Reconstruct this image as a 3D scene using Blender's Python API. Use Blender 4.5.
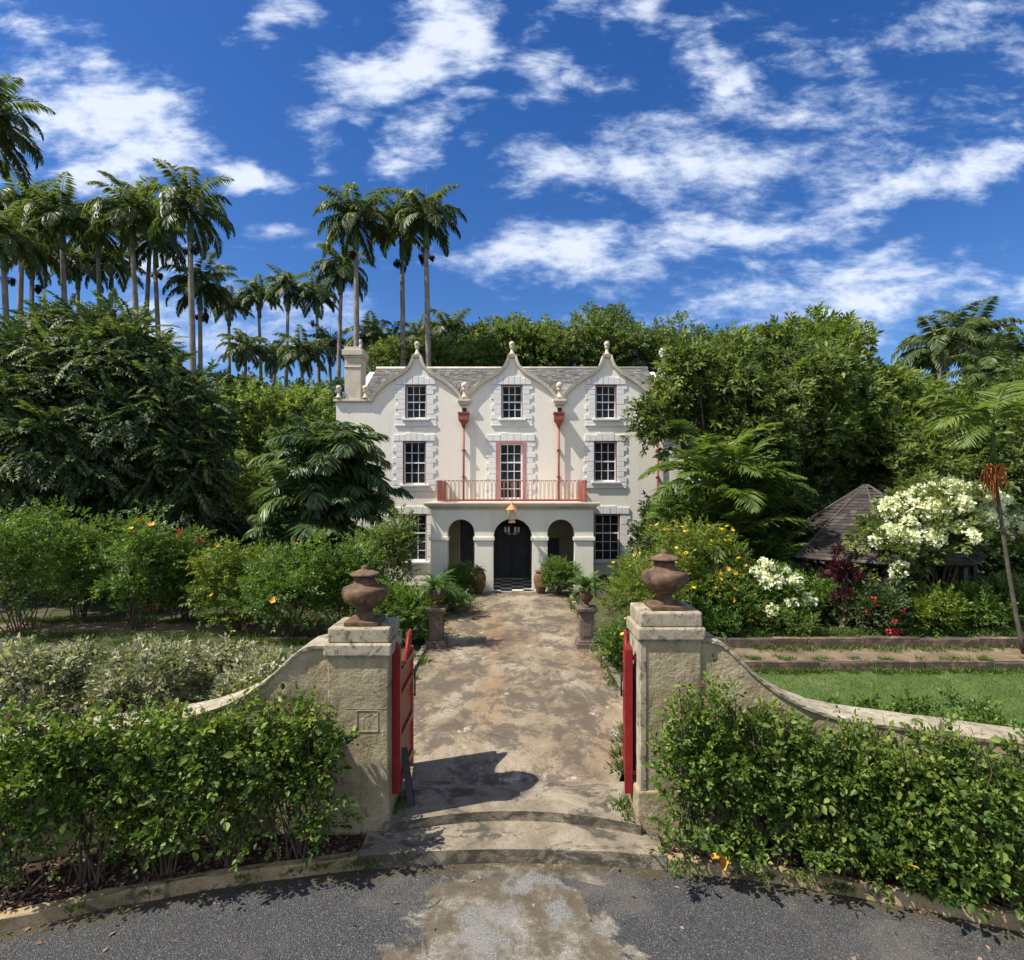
import bpy, math, random
import numpy as np
from mathutils import Vector, Matrix
from mathutils.geometry import tessellate_polygon

for o in list(bpy.data.objects):
    bpy.data.objects.remove(o, do_unlink=True)
SC = bpy.context.scene
COL = SC.collection
R = math.radians
PI = math.pi

# ------------------------------------------------------------------ camera
F, HY, CX, CZ = 560.0, 492.0, 512.0, 3.93
cam = bpy.data.cameras.new("camera")
cam.sensor_width = 36.0
cam.lens = 36.0 * F / 1024
cam.shift_y = 12.0 / 1024
cam.clip_end = 3000
camo = bpy.data.objects.new("camera", cam)
camo.location = (0, 0, CZ)
camo.rotation_euler = (PI / 2, 0, 0)
COL.objects.link(camo)
SC.camera = camo

# ------------------------------------------------------------------ light and exposure
SUN = Vector((1.9, 0.64, -2.75)).normalized()          # the way the light travels
sun = bpy.data.lights.new("sun", 'SUN')
sun.energy = 4.6
sun.angle = R(0.55)
sun.color = (1.0, 0.94, 0.835)
suno = bpy.data.objects.new("sun", sun)
suno.rotation_euler = SUN.to_track_quat('-Z', 'Y').to_euler()
suno.location = (-20, -8, 40)
COL.objects.link(suno)
SC.view_settings.view_transform = 'Standard'
SC.view_settings.look = 'None'
SC.view_settings.exposure = 0.76
SC.view_settings.gamma = 1.0
SC.view_settings.use_curve_mapping = False

world = bpy.data.worlds.new("World")
SC.world = world
world.use_nodes = True


def build_sky():
    nt = world.node_tree
    nt.nodes.clear()
    N, Lk = nt.nodes, nt.links
    out = N.new('ShaderNodeOutputWorld')
    bg = N.new('ShaderNodeBackground')
    bg.inputs['Strength'].default_value = 0.12
    sky = N.new('ShaderNodeTexSky')
    sky.sky_type = 'NISHITA'
    sky.sun_disc = False
    sky.sun_elevation = math.asin(-SUN.z)
    sky.sun_rotation = math.atan2(-SUN.x, -SUN.y)
    sky.air_density = 1.0
    sky.dust_density = 0.4
    sky.ozone_density = 3.0
    hs = N.new('ShaderNodeHueSaturation')
    hs.inputs['Saturation'].default_value = 1.33
    hs.inputs['Hue'].default_value = 0.513
    hs.inputs['Value'].default_value = 0.69
    Lk.new(sky.outputs[0], hs.inputs['Color'])
    tc = N.new('ShaderNodeTexCoord')
    sep = N.new('ShaderNodeSeparateXYZ')
    Lk.new(tc.outputs['Generated'], sep.inputs[0])

    def mth(op, a, b=None, c=None, clamp=False):
        n = N.new('ShaderNodeMath')
        n.operation = op
        n.use_clamp = clamp
        for i, v in enumerate((a, b, c)):
            if v is None:
                continue
            if isinstance(v, (int, float)):
                n.inputs[i].default_value = v
            else:
                Lk.new(v, n.inputs[i])
        return n.outputs[0]
    ay = mth('MAXIMUM', mth('ABSOLUTE', sep.outputs['Y']), 0.02)
    u = mth('DIVIDE', sep.outputs['X'], ay)
    v = mth('DIVIDE', sep.outputs['Z'], ay)
    comb = N.new('ShaderNodeCombineXYZ')
    Lk.new(u, comb.inputs[0])
    Lk.new(v, comb.inputs[1])

    def noise(scale, detail, rough, stretch, rot, off=(0, 0, 0), distort=0.0):
        m = N.new('ShaderNodeMapping')
        m.inputs['Scale'].default_value = (stretch[0], stretch[1], 1)
        m.inputs['Rotation'].default_value = (0, 0, R(rot))
        m.inputs['Location'].default_value = off
        Lk.new(comb.outputs[0], m.inputs[0])
        t = N.new('ShaderNodeTexNoise')
        t.inputs['Scale'].default_value = scale
        t.inputs['Detail'].default_value = detail
        t.inputs['Roughness'].default_value = rough
        t.inputs['Distortion'].default_value = distort
        Lk.new(m.outputs[0], t.inputs['Vector'])
        return t
    # cloud banks by direction: (azimuth, elevation) centre, size, tilt, strength
    warp = noise(3.2, 4, 0.6, (1, 1.2), 0)
    wv = N.new('ShaderNodeVectorMath')
    wv.operation = 'MULTIPLY_ADD'
    Lk.new(warp.outputs['Color'], wv.inputs[0])
    wv.inputs[1].default_value = (0.34, 0.26, 0)
    cen = N.new('ShaderNodeVectorMath')
    cen.operation = 'SUBTRACT'
    Lk.new(comb.outputs[0], cen.inputs[0])
    cen.inputs[1].default_value = (0.17, 0.13, 0)
    Lk.new(cen.outputs[0], wv.inputs[2])
    banks = [(405, 45, 105, 34, 38, 1.0), (455, 12, 45, 30, 20, .9), (345, 105, 28, 45, -10, .7), (418, 140, 55, 26, 25, .85), (385, 180, 40, 12, 5, .6),
             (95, 105, 85, 46, 0, 1.0), (130, 150, 75, 30, 0, .95), (240, 168, 62, 14, -3, .95),
             (30, 30, 45, 40, 20, .55), (90, 70, 25, 40, 20, .7), (288, 12, 40, 16, 0, .85), (470, 85, 32, 14, -20, .7),
             (640, 155, 120, 34, 8, .85), (760, 165, 150, 42, 10, .72), (820, 95, 120, 50, 0, .52),
             (690, 235, 150, 30, 4, .78), (560, 248, 110, 24, 4, .9), (840, 262, 150, 16, 0, .7),
             (935, 185, 125, 22, 4, .8), (725, 52, 55, 17, 4, .95), (545, 78, 48, 28, 10, .75), (600, 70, 26, 16, 0, .7),
             (640, 12, 40, 16, 0, .75), (960, 20, 130, 42, 0, .58), (980, 105, 60, 26, 0, .6),
             (880, 300, 270, 36, 2, .78), (1100, 60, 150, 90, 0, .6), (-120, 130, 130, 50, 0, .7),
             (100, 270, 120, 22, 0, .7), (300, 250, 60, 16, -10, .55), (230, 330, 130, 26, 0, .75), (470, 160, 22, 14, 0, .5), (560, 10, 40, 20, 0, .6)]
    tot = None
    for (px, py, a, b, rot, s) in banks:
        m = N.new('ShaderNodeMapping')
        m.vector_type = 'TEXTURE'
        m.inputs['Location'].default_value = ((px - CX) / F, (HY - py) / F, 0)
        m.inputs['Rotation'].default_value = (0, 0, R(rot))
        m.inputs['Scale'].default_value = (a / F * 1.55, b / F * 1.75, 1)
        Lk.new(wv.outputs[0], m.inputs[0])
        ln = N.new('ShaderNodeVectorMath')
        ln.operation = 'LENGTH'
        Lk.new(m.outputs[0], ln.inputs[0])
        mr = N.new('ShaderNodeMapRange')
        mr.interpolation_type = 'SMOOTHSTEP'
        mr.inputs['From Min'].default_value = 1.25
        mr.inputs['From Max'].default_value = 0.0
        mr.inputs['To Min'].default_value = 0.0
        mr.inputs['To Max'].default_value = s
        Lk.new(ln.outputs['Value'], mr.inputs['Value'])
        tot = mr.outputs[0] if tot is None else mth('MAXIMUM', tot, mr.outputs[0])
    n1 = noise(5.5, 10, 0.62, (1, 2.3), -12, (3.1, 1.7, 0.4), 0.3)
    n2 = noise(15, 8, 0.66, (1, 2.2), -14, (7.3, 2.2, 0.9), 0.2)
    nn = mth('ADD', mth('MULTIPLY', n1.outputs['Fac'], 0.62), mth('MULTIPLY', n2.outputs['Fac'], 0.38))
    d = mth('ADD', tot, mth('MULTIPLY', mth('SUBTRACT', nn, 0.5), 3.1))
    # unseen bright cloud added behind the camera as white fill for the facade
    back = N.new('ShaderNodeMapRange')
    back.interpolation_type = 'SMOOTHSTEP'
    back.inputs['From Min'].default_value = 0.0
    back.inputs['From Max'].default_value = -0.35
    back.inputs['To Max'].default_value = 0.75
    Lk.new(sep.outputs['Y'], back.inputs['Value'])
    d = mth('ADD', d, back.outputs[0])
    mr = N.new('ShaderNodeMapRange')
    mr.interpolation_type = 'SMOOTHSTEP'
    mr.inputs['From Min'].default_value = 0.24
    mr.inputs['From Max'].default_value = 1.08
    mr.inputs['To Max'].default_value = 0.86
    Lk.new(d, mr.inputs['Value'])
    cc = N.new('ShaderNodeMix')
    cc.data_type = 'RGBA'
    cc.inputs['A'].default_value = (2.9, 3.8, 5.5, 1)
    cc.inputs['B'].default_value = (5.0, 5.25, 5.7, 1)
    Lk.new(mr.outputs[0], cc.inputs['Factor'])
    mix = N.new('ShaderNodeMix')
    mix.data_type = 'RGBA'
    Lk.new(mr.outputs[0], mix.inputs['Factor'])
    Lk.new(hs.outputs[0], mix.inputs['A'])
    Lk.new(cc.outputs['Result'], mix.inputs['B'])
    Lk.new(mix.outputs['Result'], bg.inputs['Color'])
    Lk.new(bg.outputs[0], out.inputs[0])


build_sky()


# ------------------------------------------------------------------ materials
def newmat(name):
    m = bpy.data.materials.new(name)
    m.use_nodes = True
    nt = m.node_tree
    b = nt.nodes['Principled BSDF']
    return m, nt, b


class NT:
    def __init__(s, nt):
        s.nt, s.N, s.L = nt, nt.nodes, nt.links
        s.tc = s.N.new('ShaderNodeTexCoord')

    def coord(s, scale=(1, 1, 1), rot=(0, 0, 0), loc=(0, 0, 0)):
        m = s.N.new('ShaderNodeMapping')
        m.inputs['Scale'].default_value = scale
        m.inputs['Rotation'].default_value = rot
        m.inputs['Location'].default_value = loc
        s.L.new(s.tc.outputs['Object'], m.inputs[0])
        return m.outputs[0]

    def noise(s, scale, detail=6, rough=0.6, vec=None, distort=0.0):
        t = s.N.new('ShaderNodeTexNoise')
        t.inputs['Scale'].default_value = scale
        t.inputs['Detail'].default_value = detail
        t.inputs['Roughness'].default_value = rough
        t.inputs['Distortion'].default_value = distort
        s.L.new(vec or s.tc.outputs['Object'], t.inputs['Vector'])
        return t.outputs['Fac']

    def voro(s, scale, feature='F1', vec=None, out='Distance'):
        t = s.N.new('ShaderNodeTexVoronoi')
        t.feature = feature
        t.inputs['Scale'].default_value = scale
        s.L.new(vec or s.tc.outputs['Object'], t.inputs['Vector'])
        return t.outputs[out]

    def ramp(s, fac, stops):
        r = s.N.new('ShaderNodeValToRGB')
        e = r.color_ramp.elements
        while len(e) < len(stops):
            e.new(0.5)
        for el, (p, c) in zip(e, stops):
            el.position = p
            el.color = (*c, 1) if len(c) == 3 else c
        s.L.new(fac, r.inputs[0])
        return r.outputs[0]

    def step(s, fac, a, b, lo=0.0, hi=1.0):
        m = s.N.new('ShaderNodeMapRange')
        m.interpolation_type = 'SMOOTHSTEP'
        m.inputs['From Min'].default_value = a
        m.inputs['From Max'].default_value = b
        m.inputs['To Min'].default_value = lo
        m.inputs['To Max'].default_value = hi
        s.L.new(fac, m.inputs['Value'])
        return m.outputs[0]

    def mix(s, fac, a, b, blend='MIX'):
        m = s.N.new('ShaderNodeMix')
        m.data_type = 'RGBA'
        m.blend_type = blend
        for v, k in ((fac, 'Factor'), (a, 'A'), (b, 'B')):
            if isinstance(v, (int, float)):
                m.inputs[k].default_value = v
            elif isinstance(v, tuple):
                m.inputs[k].default_value = (*v, 1) if len(v) == 3 else v
            else:
                s.L.new(v, m.inputs[k])
        return m.outputs['Result']

    def math(s, op, a, b=None, clamp=False):
        n = s.N.new('ShaderNodeMath')
        n.operation = op
        n.use_clamp = clamp
        for i, v in enumerate((a, b)):
            if v is None:
                continue
            if isinstance(v, (int, float)):
                n.inputs[i].default_value = v
            else:
                s.L.new(v, n.inputs[i])
        return n.outputs[0]

    def bump(s, h, strength, dist, bsdf):
        b = s.N.new('ShaderNodeBump')
        b.inputs['Strength'].default_value = strength
        b.inputs['Distance'].default_value = dist
        s.L.new(h, b.inputs['Height'])
        s.L.new(b.outputs[0], bsdf.inputs['Normal'])

    def sep(s):
        x = s.N.new('ShaderNodeSeparateXYZ')
        s.L.new(s.tc.outputs['Object'], x.inputs[0])
        return x.outputs


def mat_mottled(name, c0, c1, c2, scale=3.0, rough=0.85, bump=0.3, dist=0.01, fine=40, spots=None, streak=None, spec=0.3, streak2=None):
    m, nt, b = newmat(name)
    n = NT(nt)
    a = n.noise(scale, 8, 0.65)
    col = n.ramp(a, [(0.3, c0), (0.5, c1), (0.7, c2)])
    f = n.noise(fine, 4, 0.7)
    col = n.mix(n.step(f, 0.35, 0.7, 0.0, 0.35), col, tuple(x * 0.6 for x in c1))
    if spots:
        sp = n.noise(spots[1], 9, 0.72, distort=0.6)
        col = n.mix(n.step(sp, spots[2], spots[2] + 0.07, 0, spots[3]), col, spots[0])
    if streak:
        st = n.noise(streak[1], 6, 0.6, n.coord((1, 1, 0.12)))
        col = n.mix(n.step(st, streak[2], streak[2] + 0.14, 0, streak[3]), col, streak[0])
    if streak2:
        st = n.noise(streak2[1], 8, 0.66, n.coord((1.6, 1, 0.10), loc=(3, 1, 5)))
        col = n.mix(n.step(st, streak2[2] - .06, streak2[2] + 0.12, 0, streak2[3]), col, streak2[0])
    nt.links.new(col, b.inputs['Base Color'])
    b.inputs['Roughness'].default_value = rough
    b.inputs['Specular IOR Level'].default_value = spec
    h = n.math('ADD', n.math('MULTIPLY', n.noise(fine * 0.5, 5, 0.7), 0.5), n.math('MULTIPLY', n.noise(scale * 3, 6, 0.65), 0.8))
    n.bump(h, bump, dist, b)
    return m


def leafmat(name, dark, mid, light, trans=0.25, rough=0.45, tcol=None):
    m, nt, b = newmat(name)
    n = NT(nt)
    at = n.N.new('ShaderNodeAttribute')
    at.attribute_name = 'tint'
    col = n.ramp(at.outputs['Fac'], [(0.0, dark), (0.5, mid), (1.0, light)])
    nt.links.new(col, b.inputs['Base Color'])
    b.inputs['Roughness'].default_value = rough
    b.inputs['Specular IOR Level'].default_value = 0.35
    t = n.N.new('ShaderNodeBsdfTranslucent')
    tc = n.mix(1.0, col, tcol or (1.6, 1.7, 0.7), 'MULTIPLY')
    nt.links.new(tc, t.inputs['Color'])
    ms = n.N.new('ShaderNodeMixShader')
    ms.inputs[0].default_value = trans
    nt.links.new(b.outputs[0], ms.inputs[1])
    nt.links.new(t.outputs[0], ms.inputs[2])
    nt.links.new(ms.outputs[0], nt.nodes['Material Output'].inputs[0])
    return m


def mat_tint(name, stops, rough=0.8, bump=None):
    m, nt, b = newmat(name)
    n = NT(nt)
    at = n.N.new('ShaderNodeAttribute')
    at.attribute_name = 'tint'
    col = n.ramp(at.outputs['Fac'], stops)
    a = n.noise(9, 6, 0.7)
    col = n.mix(n.step(a, 0.3, 0.75, 0, 0.55), col, (0.5, 0.5, 0.5), 'MULTIPLY')
    nt.links.new(col, b.inputs['Base Color'])
    b.inputs['Roughness'].default_value = rough
    b.inputs['Specular IOR Level'].default_value = 0.2
    if bump:
        n.bump(n.noise(bump, 5, 0.7), 0.4, 0.01, b)
    return m


M = {}
M['plaster'] = mat_mottled('cream_plaster', (0.76, 0.71, 0.61), (0.81, 0.765, 0.665), (0.84, 0.80, 0.71), 0.8, 0.9, 0.15, 0.008, 14,
                           streak=((0.80, 0.67, 0.55), 0.9, 0.52, 0.4), spots=((0.50, 0.45, 0.37), 1.1, 0.60, 0.30), streak2=((0.46, 0.42, 0.34), 1.7, 0.60, 0.34))
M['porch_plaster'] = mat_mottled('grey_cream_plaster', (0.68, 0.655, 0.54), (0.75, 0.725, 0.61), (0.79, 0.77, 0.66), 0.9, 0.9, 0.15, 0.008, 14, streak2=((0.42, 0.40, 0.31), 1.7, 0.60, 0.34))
M['coping'] = mat_mottled('aged_coping', (0.42, 0.37, 0.28), (0.56, 0.49, 0.38), (0.66, 0.60, 0.49), 2.0, 0.9, 0.3, 0.01, 30)
M['white_stone'] = mat_mottled('white_painted_stone', (0.66, 0.645, 0.61), (0.735, 0.725, 0.695), (0.77, 0.76, 0.73), 2.5, 0.85, 0.3, 0.01, 25)
M['white_paint'] = mat_mottled('white_gloss_paint', (0.76, 0.76, 0.75), (0.80, 0.80, 0.79), (0.82, 0.82, 0.81), 2.5, 0.5, 0.05, 0.004, 25)
M['red_paint'] = mat_mottled('red_paint_facade', (0.23, 0.055, 0.042), (0.29, 0.075, 0.057), (0.35, 0.12, 0.095), 2.5, 0.55, 0.1, 0.004, 25)
M['red_gate'] = mat_mottled('red_gate_paint', (0.15, 0.010, 0.010), (0.21, 0.013, 0.013), (0.27, 0.02, 0.02), 3.5, 0.42, 0.15, 0.004, 40,
                            spots=((0.10, 0.035, 0.025), 7, 0.57, 0.7), streak2=((0.32, 0.07, 0.06), 5, .58, .5))
M['salmon_iron'] = mat_mottled('salmon_railing_paint', (0.34, 0.16, 0.12), (0.45, 0.23, 0.18), (0.52, 0.30, 0.24), 4, 0.6, 0.1, 0.004, 30)
M['casing'] = mat_mottled('faded_red_casing', (.20, .08, .07), (.26, .11, .10), (.32, .16, .14), 4, .6, .1, .004, 30)
M['copper'] = mat_mottled('copper_sheet', (0.50, 0.20, 0.08), (0.62, 0.27, 0.11), (0.70, 0.34, 0.16), 6, 0.45, 0.1, 0.003, 30)
M['black_iron'] = mat_mottled('black_iron', (0.012, 0.012, 0.012), (0.02, 0.02, 0.02), (0.035, 0.03, 0.03), 9, 0.5, 0.1, 0.002, 30)
M['dark_wood'] = mat_mottled('dark_door_paint', (0.022, 0.024, 0.030), (0.035, 0.038, 0.048), (0.05, 0.053, 0.062), 2, 0.5, 0.1, 0.004, 20)
M['terracotta'] = mat_mottled('terracotta', (0.10, 0.045, 0.03), (0.17, 0.075, 0.048), (0.24, 0.13, 0.09), 5, 0.85, 0.3, 0.006, 40)
M['old_terracotta'] = mat_mottled('lichened_terracotta', (0.068, 0.040, 0.025), (0.135, 0.078, 0.046), (0.22, 0.145, 0.095), 9, 0.92, 0.5, 0.008, 60,
                                  spots=((0.033, 0.028, 0.022), 6, 0.53, 0.8))
M['pillar'] = mat_mottled('weathered_lime_plaster', (0.20, 0.160, 0.092), (0.335, 0.272, 0.165), (0.45, 0.385, 0.26), 2.6, 0.95, 1.0, 0.04, 30,
                          spots=((0.07, 0.058, 0.035), 3.4, 0.58, 0.7), streak=((0.12, 0.10, 0.06), 3.0, 0.54, 0.5))
M['pillar_cap'] = mat_mottled('whitewashed_cap_stone', (0.21, 0.175, 0.115), (0.36, 0.31, 0.22), (0.50, 0.45, 0.34), 3.5, 0.95, 0.6, 0.012, 40,
                              spots=((0.09, 0.075, 0.05), 9, 0.53, 0.8))
M['trunk'] = mat_mottled('brown_bark', (0.05, 0.04, 0.03), (0.09, 0.075, 0.055), (0.15, 0.13, 0.10), 5, 0.95, 0.6, 0.02, 20)
M['twig'] = mat_mottled('woody_stem', (0.06, 0.042, 0.028), (0.10, 0.07, 0.048), (0.16, 0.12, 0.09), 12, 0.95, 0.4, 0.006, 60)
M['palm_trunk'] = mat_mottled('grey_palm_trunk', (0.13, 0.11, 0.09), (0.22, 0.19, 0.16), (0.33, 0.30, 0.26), 1.6, 0.9, 0.4, 0.01, 12)
M['shaft'] = mat_mottled('green_crownshaft', (0.05, 0.09, 0.025), (0.075, 0.12, 0.035), (0.11, 0.15, 0.05), 3, 0.5, 0.1, 0.005, 20)
M['fruit'] = mat_mottled('dark_fruit_bunch', (0.012, 0.012, 0.010), (0.02, 0.019, 0.015), (0.03, 0.028, 0.02), 4, 0.9, 0.4, 0.02, 30)
M['orange_fruit'] = mat_mottled('orange_fruit', (0.28, 0.08, 0.02), (0.42, 0.13, 0.03), (0.54, 0.20, 0.06), 8, 0.6, 0.2, 0.01, 30)
M['soil'] = mat_mottled('dark_soil', (0.022, 0.014, 0.010), (0.045, 0.030, 0.022), (0.09, 0.060, 0.045), 6, 1.0, 1.0, 0.03, 35,
                        spots=((0.15, 0.095, 0.07), 22, 0.62, 0.7))
M['garden_soil'] = mat_mottled('garden_ground', (0.035, 0.035, 0.016), (0.06, 0.055, 0.028), (0.12, 0.095, 0.06), 0.8, 1.0, 0.8, 0.04, 12,
                               spots=((0.05, 0.075, 0.02), 1.5, 0.5, 0.8))
M['lawn'] = mat_mottled('mown_turf', (0.05, 0.085, 0.02), (0.075, 0.12, 0.026), (0.13, 0.155, 0.05), 1.0, 1.0, 0.8, 0.03, 60)
M['dirt_walk'] = mat_mottled('brown_walk', (0.085, 0.06, 0.038), (0.17, 0.12, 0.078), (0.28, 0.21, 0.14), 1.2, 0.95, 0.6, 0.02, 20,
                             spots=((0.08, 0.07, 0.035), 2.2, 0.56, 0.8))
M['pale_stone'] = mat_mottled('tan_ashlar', (0.38, 0.32, 0.23), (0.50, 0.43, 0.33), (0.58, 0.52, 0.43), 2.2, 0.9, 0.3, 0.01, 20)
M['pot_iron'] = mat_mottled('rusty_brown_vase', (0.07, 0.04, 0.028), (0.12, 0.065, 0.045), (0.19, 0.11, 0.08), 8, 0.8, 0.3, 0.006, 50)
M['rock'] = mat_mottled('loose_gravel_stone', (0.07, 0.07, 0.073), (0.11, 0.11, 0.113), (0.19, 0.19, 0.19), 30, 0.9, 0.2, 0.004, 90)
M['pedestal'] = mat_mottled('stained_pedestal', (0.09, 0.065, 0.05), (0.15, 0.11, 0.085), (0.24, 0.19, 0.15), 5, 0.95, 0.5, 0.01, 40,
                            spots=((0.04, 0.035, 0.028), 5, 0.55, 0.75))


def mat_path():
    m, nt, b = newmat('stained_concrete_path')
    n = NT(nt)
    big = n.noise(0.75, 10, 0.72, n.coord((1, 0.5, 1)), 0.35)
    col = n.ramp(big, [(0.28, (0.095, 0.070, 0.045)), (0.43, (0.205, 0.155, 0.097)), (0.53, (0.295, 0.24, 0.162)), (0.68, (0.42, 0.365, 0.275))])
    ochre = n.noise(0.42, 7, 0.6, n.coord((1.1, 0.45, 1), loc=(9, 3, 0)), 0.3)
    col = n.mix(n.step(ochre, 0.48, 0.62, 0, 0.65), col, (0.25, 0.155, 0.08))
    dark = n.noise(1.5, 12, 0.78, n.coord((0.9, 0.6, 1), loc=(4, 8, 0)), 0.25)
    col = n.mix(n.step(dark, 0.46, 0.55, 0, 0.8), col, (0.08, 0.065, 0.05))
    pale = n.noise(1.9, 11, 0.76, n.coord((0.9, 0.65, 1), loc=(14, 1, 0)), 0.2)
    col = n.mix(n.step(pale, 0.58, 0.66, 0, 0.75), col, (0.55, 0.49, 0.385))
    fine = n.noise(26, 6, 0.75)
    col = n.mix(n.step(fine, 0.40, 0.70, 0, 0.55), col, (0.10, 0.08, 0.06))
    warp = n.N.new('ShaderNodeVectorMath')
    warp.operation = 'MULTIPLY_ADD'
    nz = n.N.new('ShaderNodeTexNoise')
    nz.inputs['Scale'].default_value = 2.2
    nz.inputs['Detail'].default_value = 6
    n.L.new(n.tc.outputs['Object'], nz.inputs['Vector'])
    n.L.new(nz.outputs['Color'], warp.inputs[0])
    warp.inputs[1].default_value = (0.6, 0.6, 0.0)
    n.L.new(n.tc.outputs['Object'], warp.inputs[2])
    cr = n.voro(0.42, 'DISTANCE_TO_EDGE', warp.outputs[0])
    crack = n.math('MULTIPLY', n.step(cr, 0.0, 0.007, 1, 0), n.step(n.noise(0.8, 3, 0.5, n.coord(loc=(2, 5, 1))), 0.5, 0.62))
    col = n.mix(n.math('MULTIPLY', crack, 0.55), col, (0.04, 0.033, 0.025))
    n.L.new(col, b.inputs['Base Color'])
    b.inputs['Roughness'].default_value = 0.9
    b.inputs['Specular IOR Level'].default_value = 0.25
    h = n.math('SUBTRACT', n.math('ADD', n.math('MULTIPLY', fine, 0.35), n.noise(5, 7, 0.7)), n.math('MULTIPLY', crack, 0.6))
    n.bump(h, 0.6, 0.02, b)
    return m


def mat_step():
    m, nt, b = newmat('mossy_step_concrete')
    n = NT(nt)
    a = n.noise(1.6, 9, 0.7, None, 0.5)
    col = n.ramp(a, [(0.3, (0.10, 0.08, 0.055)), (0.48, (0.22, 0.18, 0.125)), (0.66, (0.36, 0.31, 0.23))])
    d = n.noise(3.2, 10, 0.75, n.coord((0.6, 1, 1), loc=(3, 2, 7)), 0.8)
    col = n.mix(n.step(d, 0.50, 0.58, 0, 0.85), col, (0.045, 0.04, 0.03))
    f = n.noise(45, 5, 0.7)
    col = n.mix(n.step(f, 0.42, 0.7, 0, 0.5), col, (0.10, 0.085, 0.06))
    ge = n.N.new('ShaderNodeNewGeometry')
    sx = n.N.new('ShaderNodeSeparateXYZ')
    n.L.new(ge.outputs['True Normal'], sx.inputs[0])
    up = n.step(n.math('ABSOLUTE', sx.outputs[2]), 0.4, 0.6, 1, 0)
    mo = n.noise(2.2, 10, 0.75, n.coord((1, 1, 2.0), loc=(1, 6, 2)), 0.5)
    col = n.mix(n.math('MULTIPLY', up, n.step(mo, 0.45, 0.57, 0, 0.85)), col, (0.045, 0.038, 0.025))
    n.L.new(col, b.inputs['Base Color'])
    b.inputs['Roughness'].default_value = 0.95
    n.bump(n.math('ADD', f, n.noise(9, 7, 0.7)), 0.7, 0.015, b)
    return m


def mat_kerb():
    m, nt, b = newmat('ochre_kerb_concrete')
    n = NT(nt)
    a = n.noise(1.3, 9, 0.7, None, 0.5)
    col = n.ramp(a, [(0.3, (0.16, 0.12, 0.065)), (0.48, (0.34, 0.24, 0.12)), (0.66, (0.50, 0.40, 0.25))])
    d = n.noise(2.6, 10, 0.75, n.coord((1, 1, 1), loc=(3, 2, 7)), 0.8)
    col = n.mix(n.step(d, 0.53, 0.6, 0, 0.85), col, (0.05, 0.048, 0.026))
    f = n.noise(45, 5, 0.7)
    col = n.mix(n.step(f, 0.42, 0.7, 0, 0.5), col, (0.13, 0.10, 0.06))
    n.L.new(col, b.inputs['Base Color'])
    b.inputs['Roughness'].default_value = 0.95
    n.bump(n.math('ADD', f, n.noise(9, 7, 0.7)), 0.7, 0.015, b)
    return m


def mat_gravel():
    m, nt, b = newmat('dark_gravel_with_concrete_patch')
    n = NT(nt)
    vc = n.voro(92, 'F1', None, 'Color')
    vd = n.voro(92, 'F1')
    sepc = n.N.new('ShaderNodeSeparateColor')
    n.L.new(vc, sepc.inputs[0])
    col = n.ramp(sepc.outputs[0], [(0.0, (0.048, 0.048, 0.05)), (0.5, (0.078, 0.078, 0.08)), (0.93, (0.115, 0.115, 0.115)), (1.0, (0.24, 0.24, 0.24))])
    col = n.mix(n.step(vd, 0.35, 0.75, 0, 0.85), col, (0.022, 0.021, 0.02))
    lg = n.noise(0.9, 7, 0.65)
    col = n.mix(n.step(lg, 0.5, 0.68, 0, 0.45), col, (0.16, 0.14, 0.115))
    # worn concrete slab showing through in front of the step
    xyz = n.sep()
    ex = n.math('DIVIDE', n.math('SUBTRACT', xyz[0], 0.05), 1.15)
    ey = n.math('DIVIDE', n.math('SUBTRACT', xyz[1], 5.35), 1.25)
    rr = n.math('SQRT', n.math('ADD', n.math('MULTIPLY', ex, ex), n.math('MULTIPLY', ey, ey)))
    wob = n.noise(1.9, 9, 0.7, None, 0.6)
    mask = n.step(n.math('ADD', rr, n.math('MULTIPLY', n.math('SUBTRACT', wob, 0.5), 2.3)), 0.98, 0.82)
    pn = n.noise(2.6, 11, 0.75, n.coord(loc=(5, 1, 0)), 0.12)
    pc = n.ramp(pn, [(0.32, (0.06, 0.046, 0.025)), (0.46, (0.12, 0.095, 0.06)), (0.53, (0.22, 0.195, 0.155)), (0.66, (0.38, 0.355, 0.30))])
    pf = n.noise(50, 5, 0.75)
    pc = n.mix(n.step(pf, 0.40, 0.62, 0, 0.75), pc, (0.085, 0.075, 0.06))
    pg = n.noise(1.5, 6, 0.6, n.coord(loc=(8, 4, 0)))
    pc = n.mix(n.step(pg, 0.5, 0.58, 0, 0.8), pc, n.mix(n.step(pf, 0.4, 0.6), (0.10, 0.10, 0.098), (0.26, 0.255, 0.24)))
    col = n.mix(mask, col, pc)
    # moss and dirt band along the foot of the step
    yb = n.math('ADD', xyz[1], n.math('MULTIPLY', n.math('MULTIPLY', xyz[0], xyz[0]), 0.042))
    band = n.step(n.math('ADD', yb, n.math('MULTIPLY', n.math('SUBTRACT', wob, 0.5), 0.7)), 6.12, 6.3)
    mossn = n.noise(14, 7, 0.75)
    col = n.mix(n.math('MULTIPLY', band, n.step(mossn, 0.38, 0.55)), col, (0.075, 0.058, 0.025))
    n.L.new(col, b.inputs['Base Color'])
    b.inputs['Roughness'].default_value = 0.85
    b.inputs['Specular IOR Level'].default_value = 0.3
    hg = n.math('SUBTRACT', 1.0, vd)
    inv = n.math('SUBTRACT', 1.0, n.math('MULTIPLY', mask, 0.8))
    h = n.math('ADD', n.math('MULTIPLY', hg, inv), n.math('MULTIPLY', pf, 0.4))
    n.bump(h, 0.9, 0.012, b)
    return m


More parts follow.
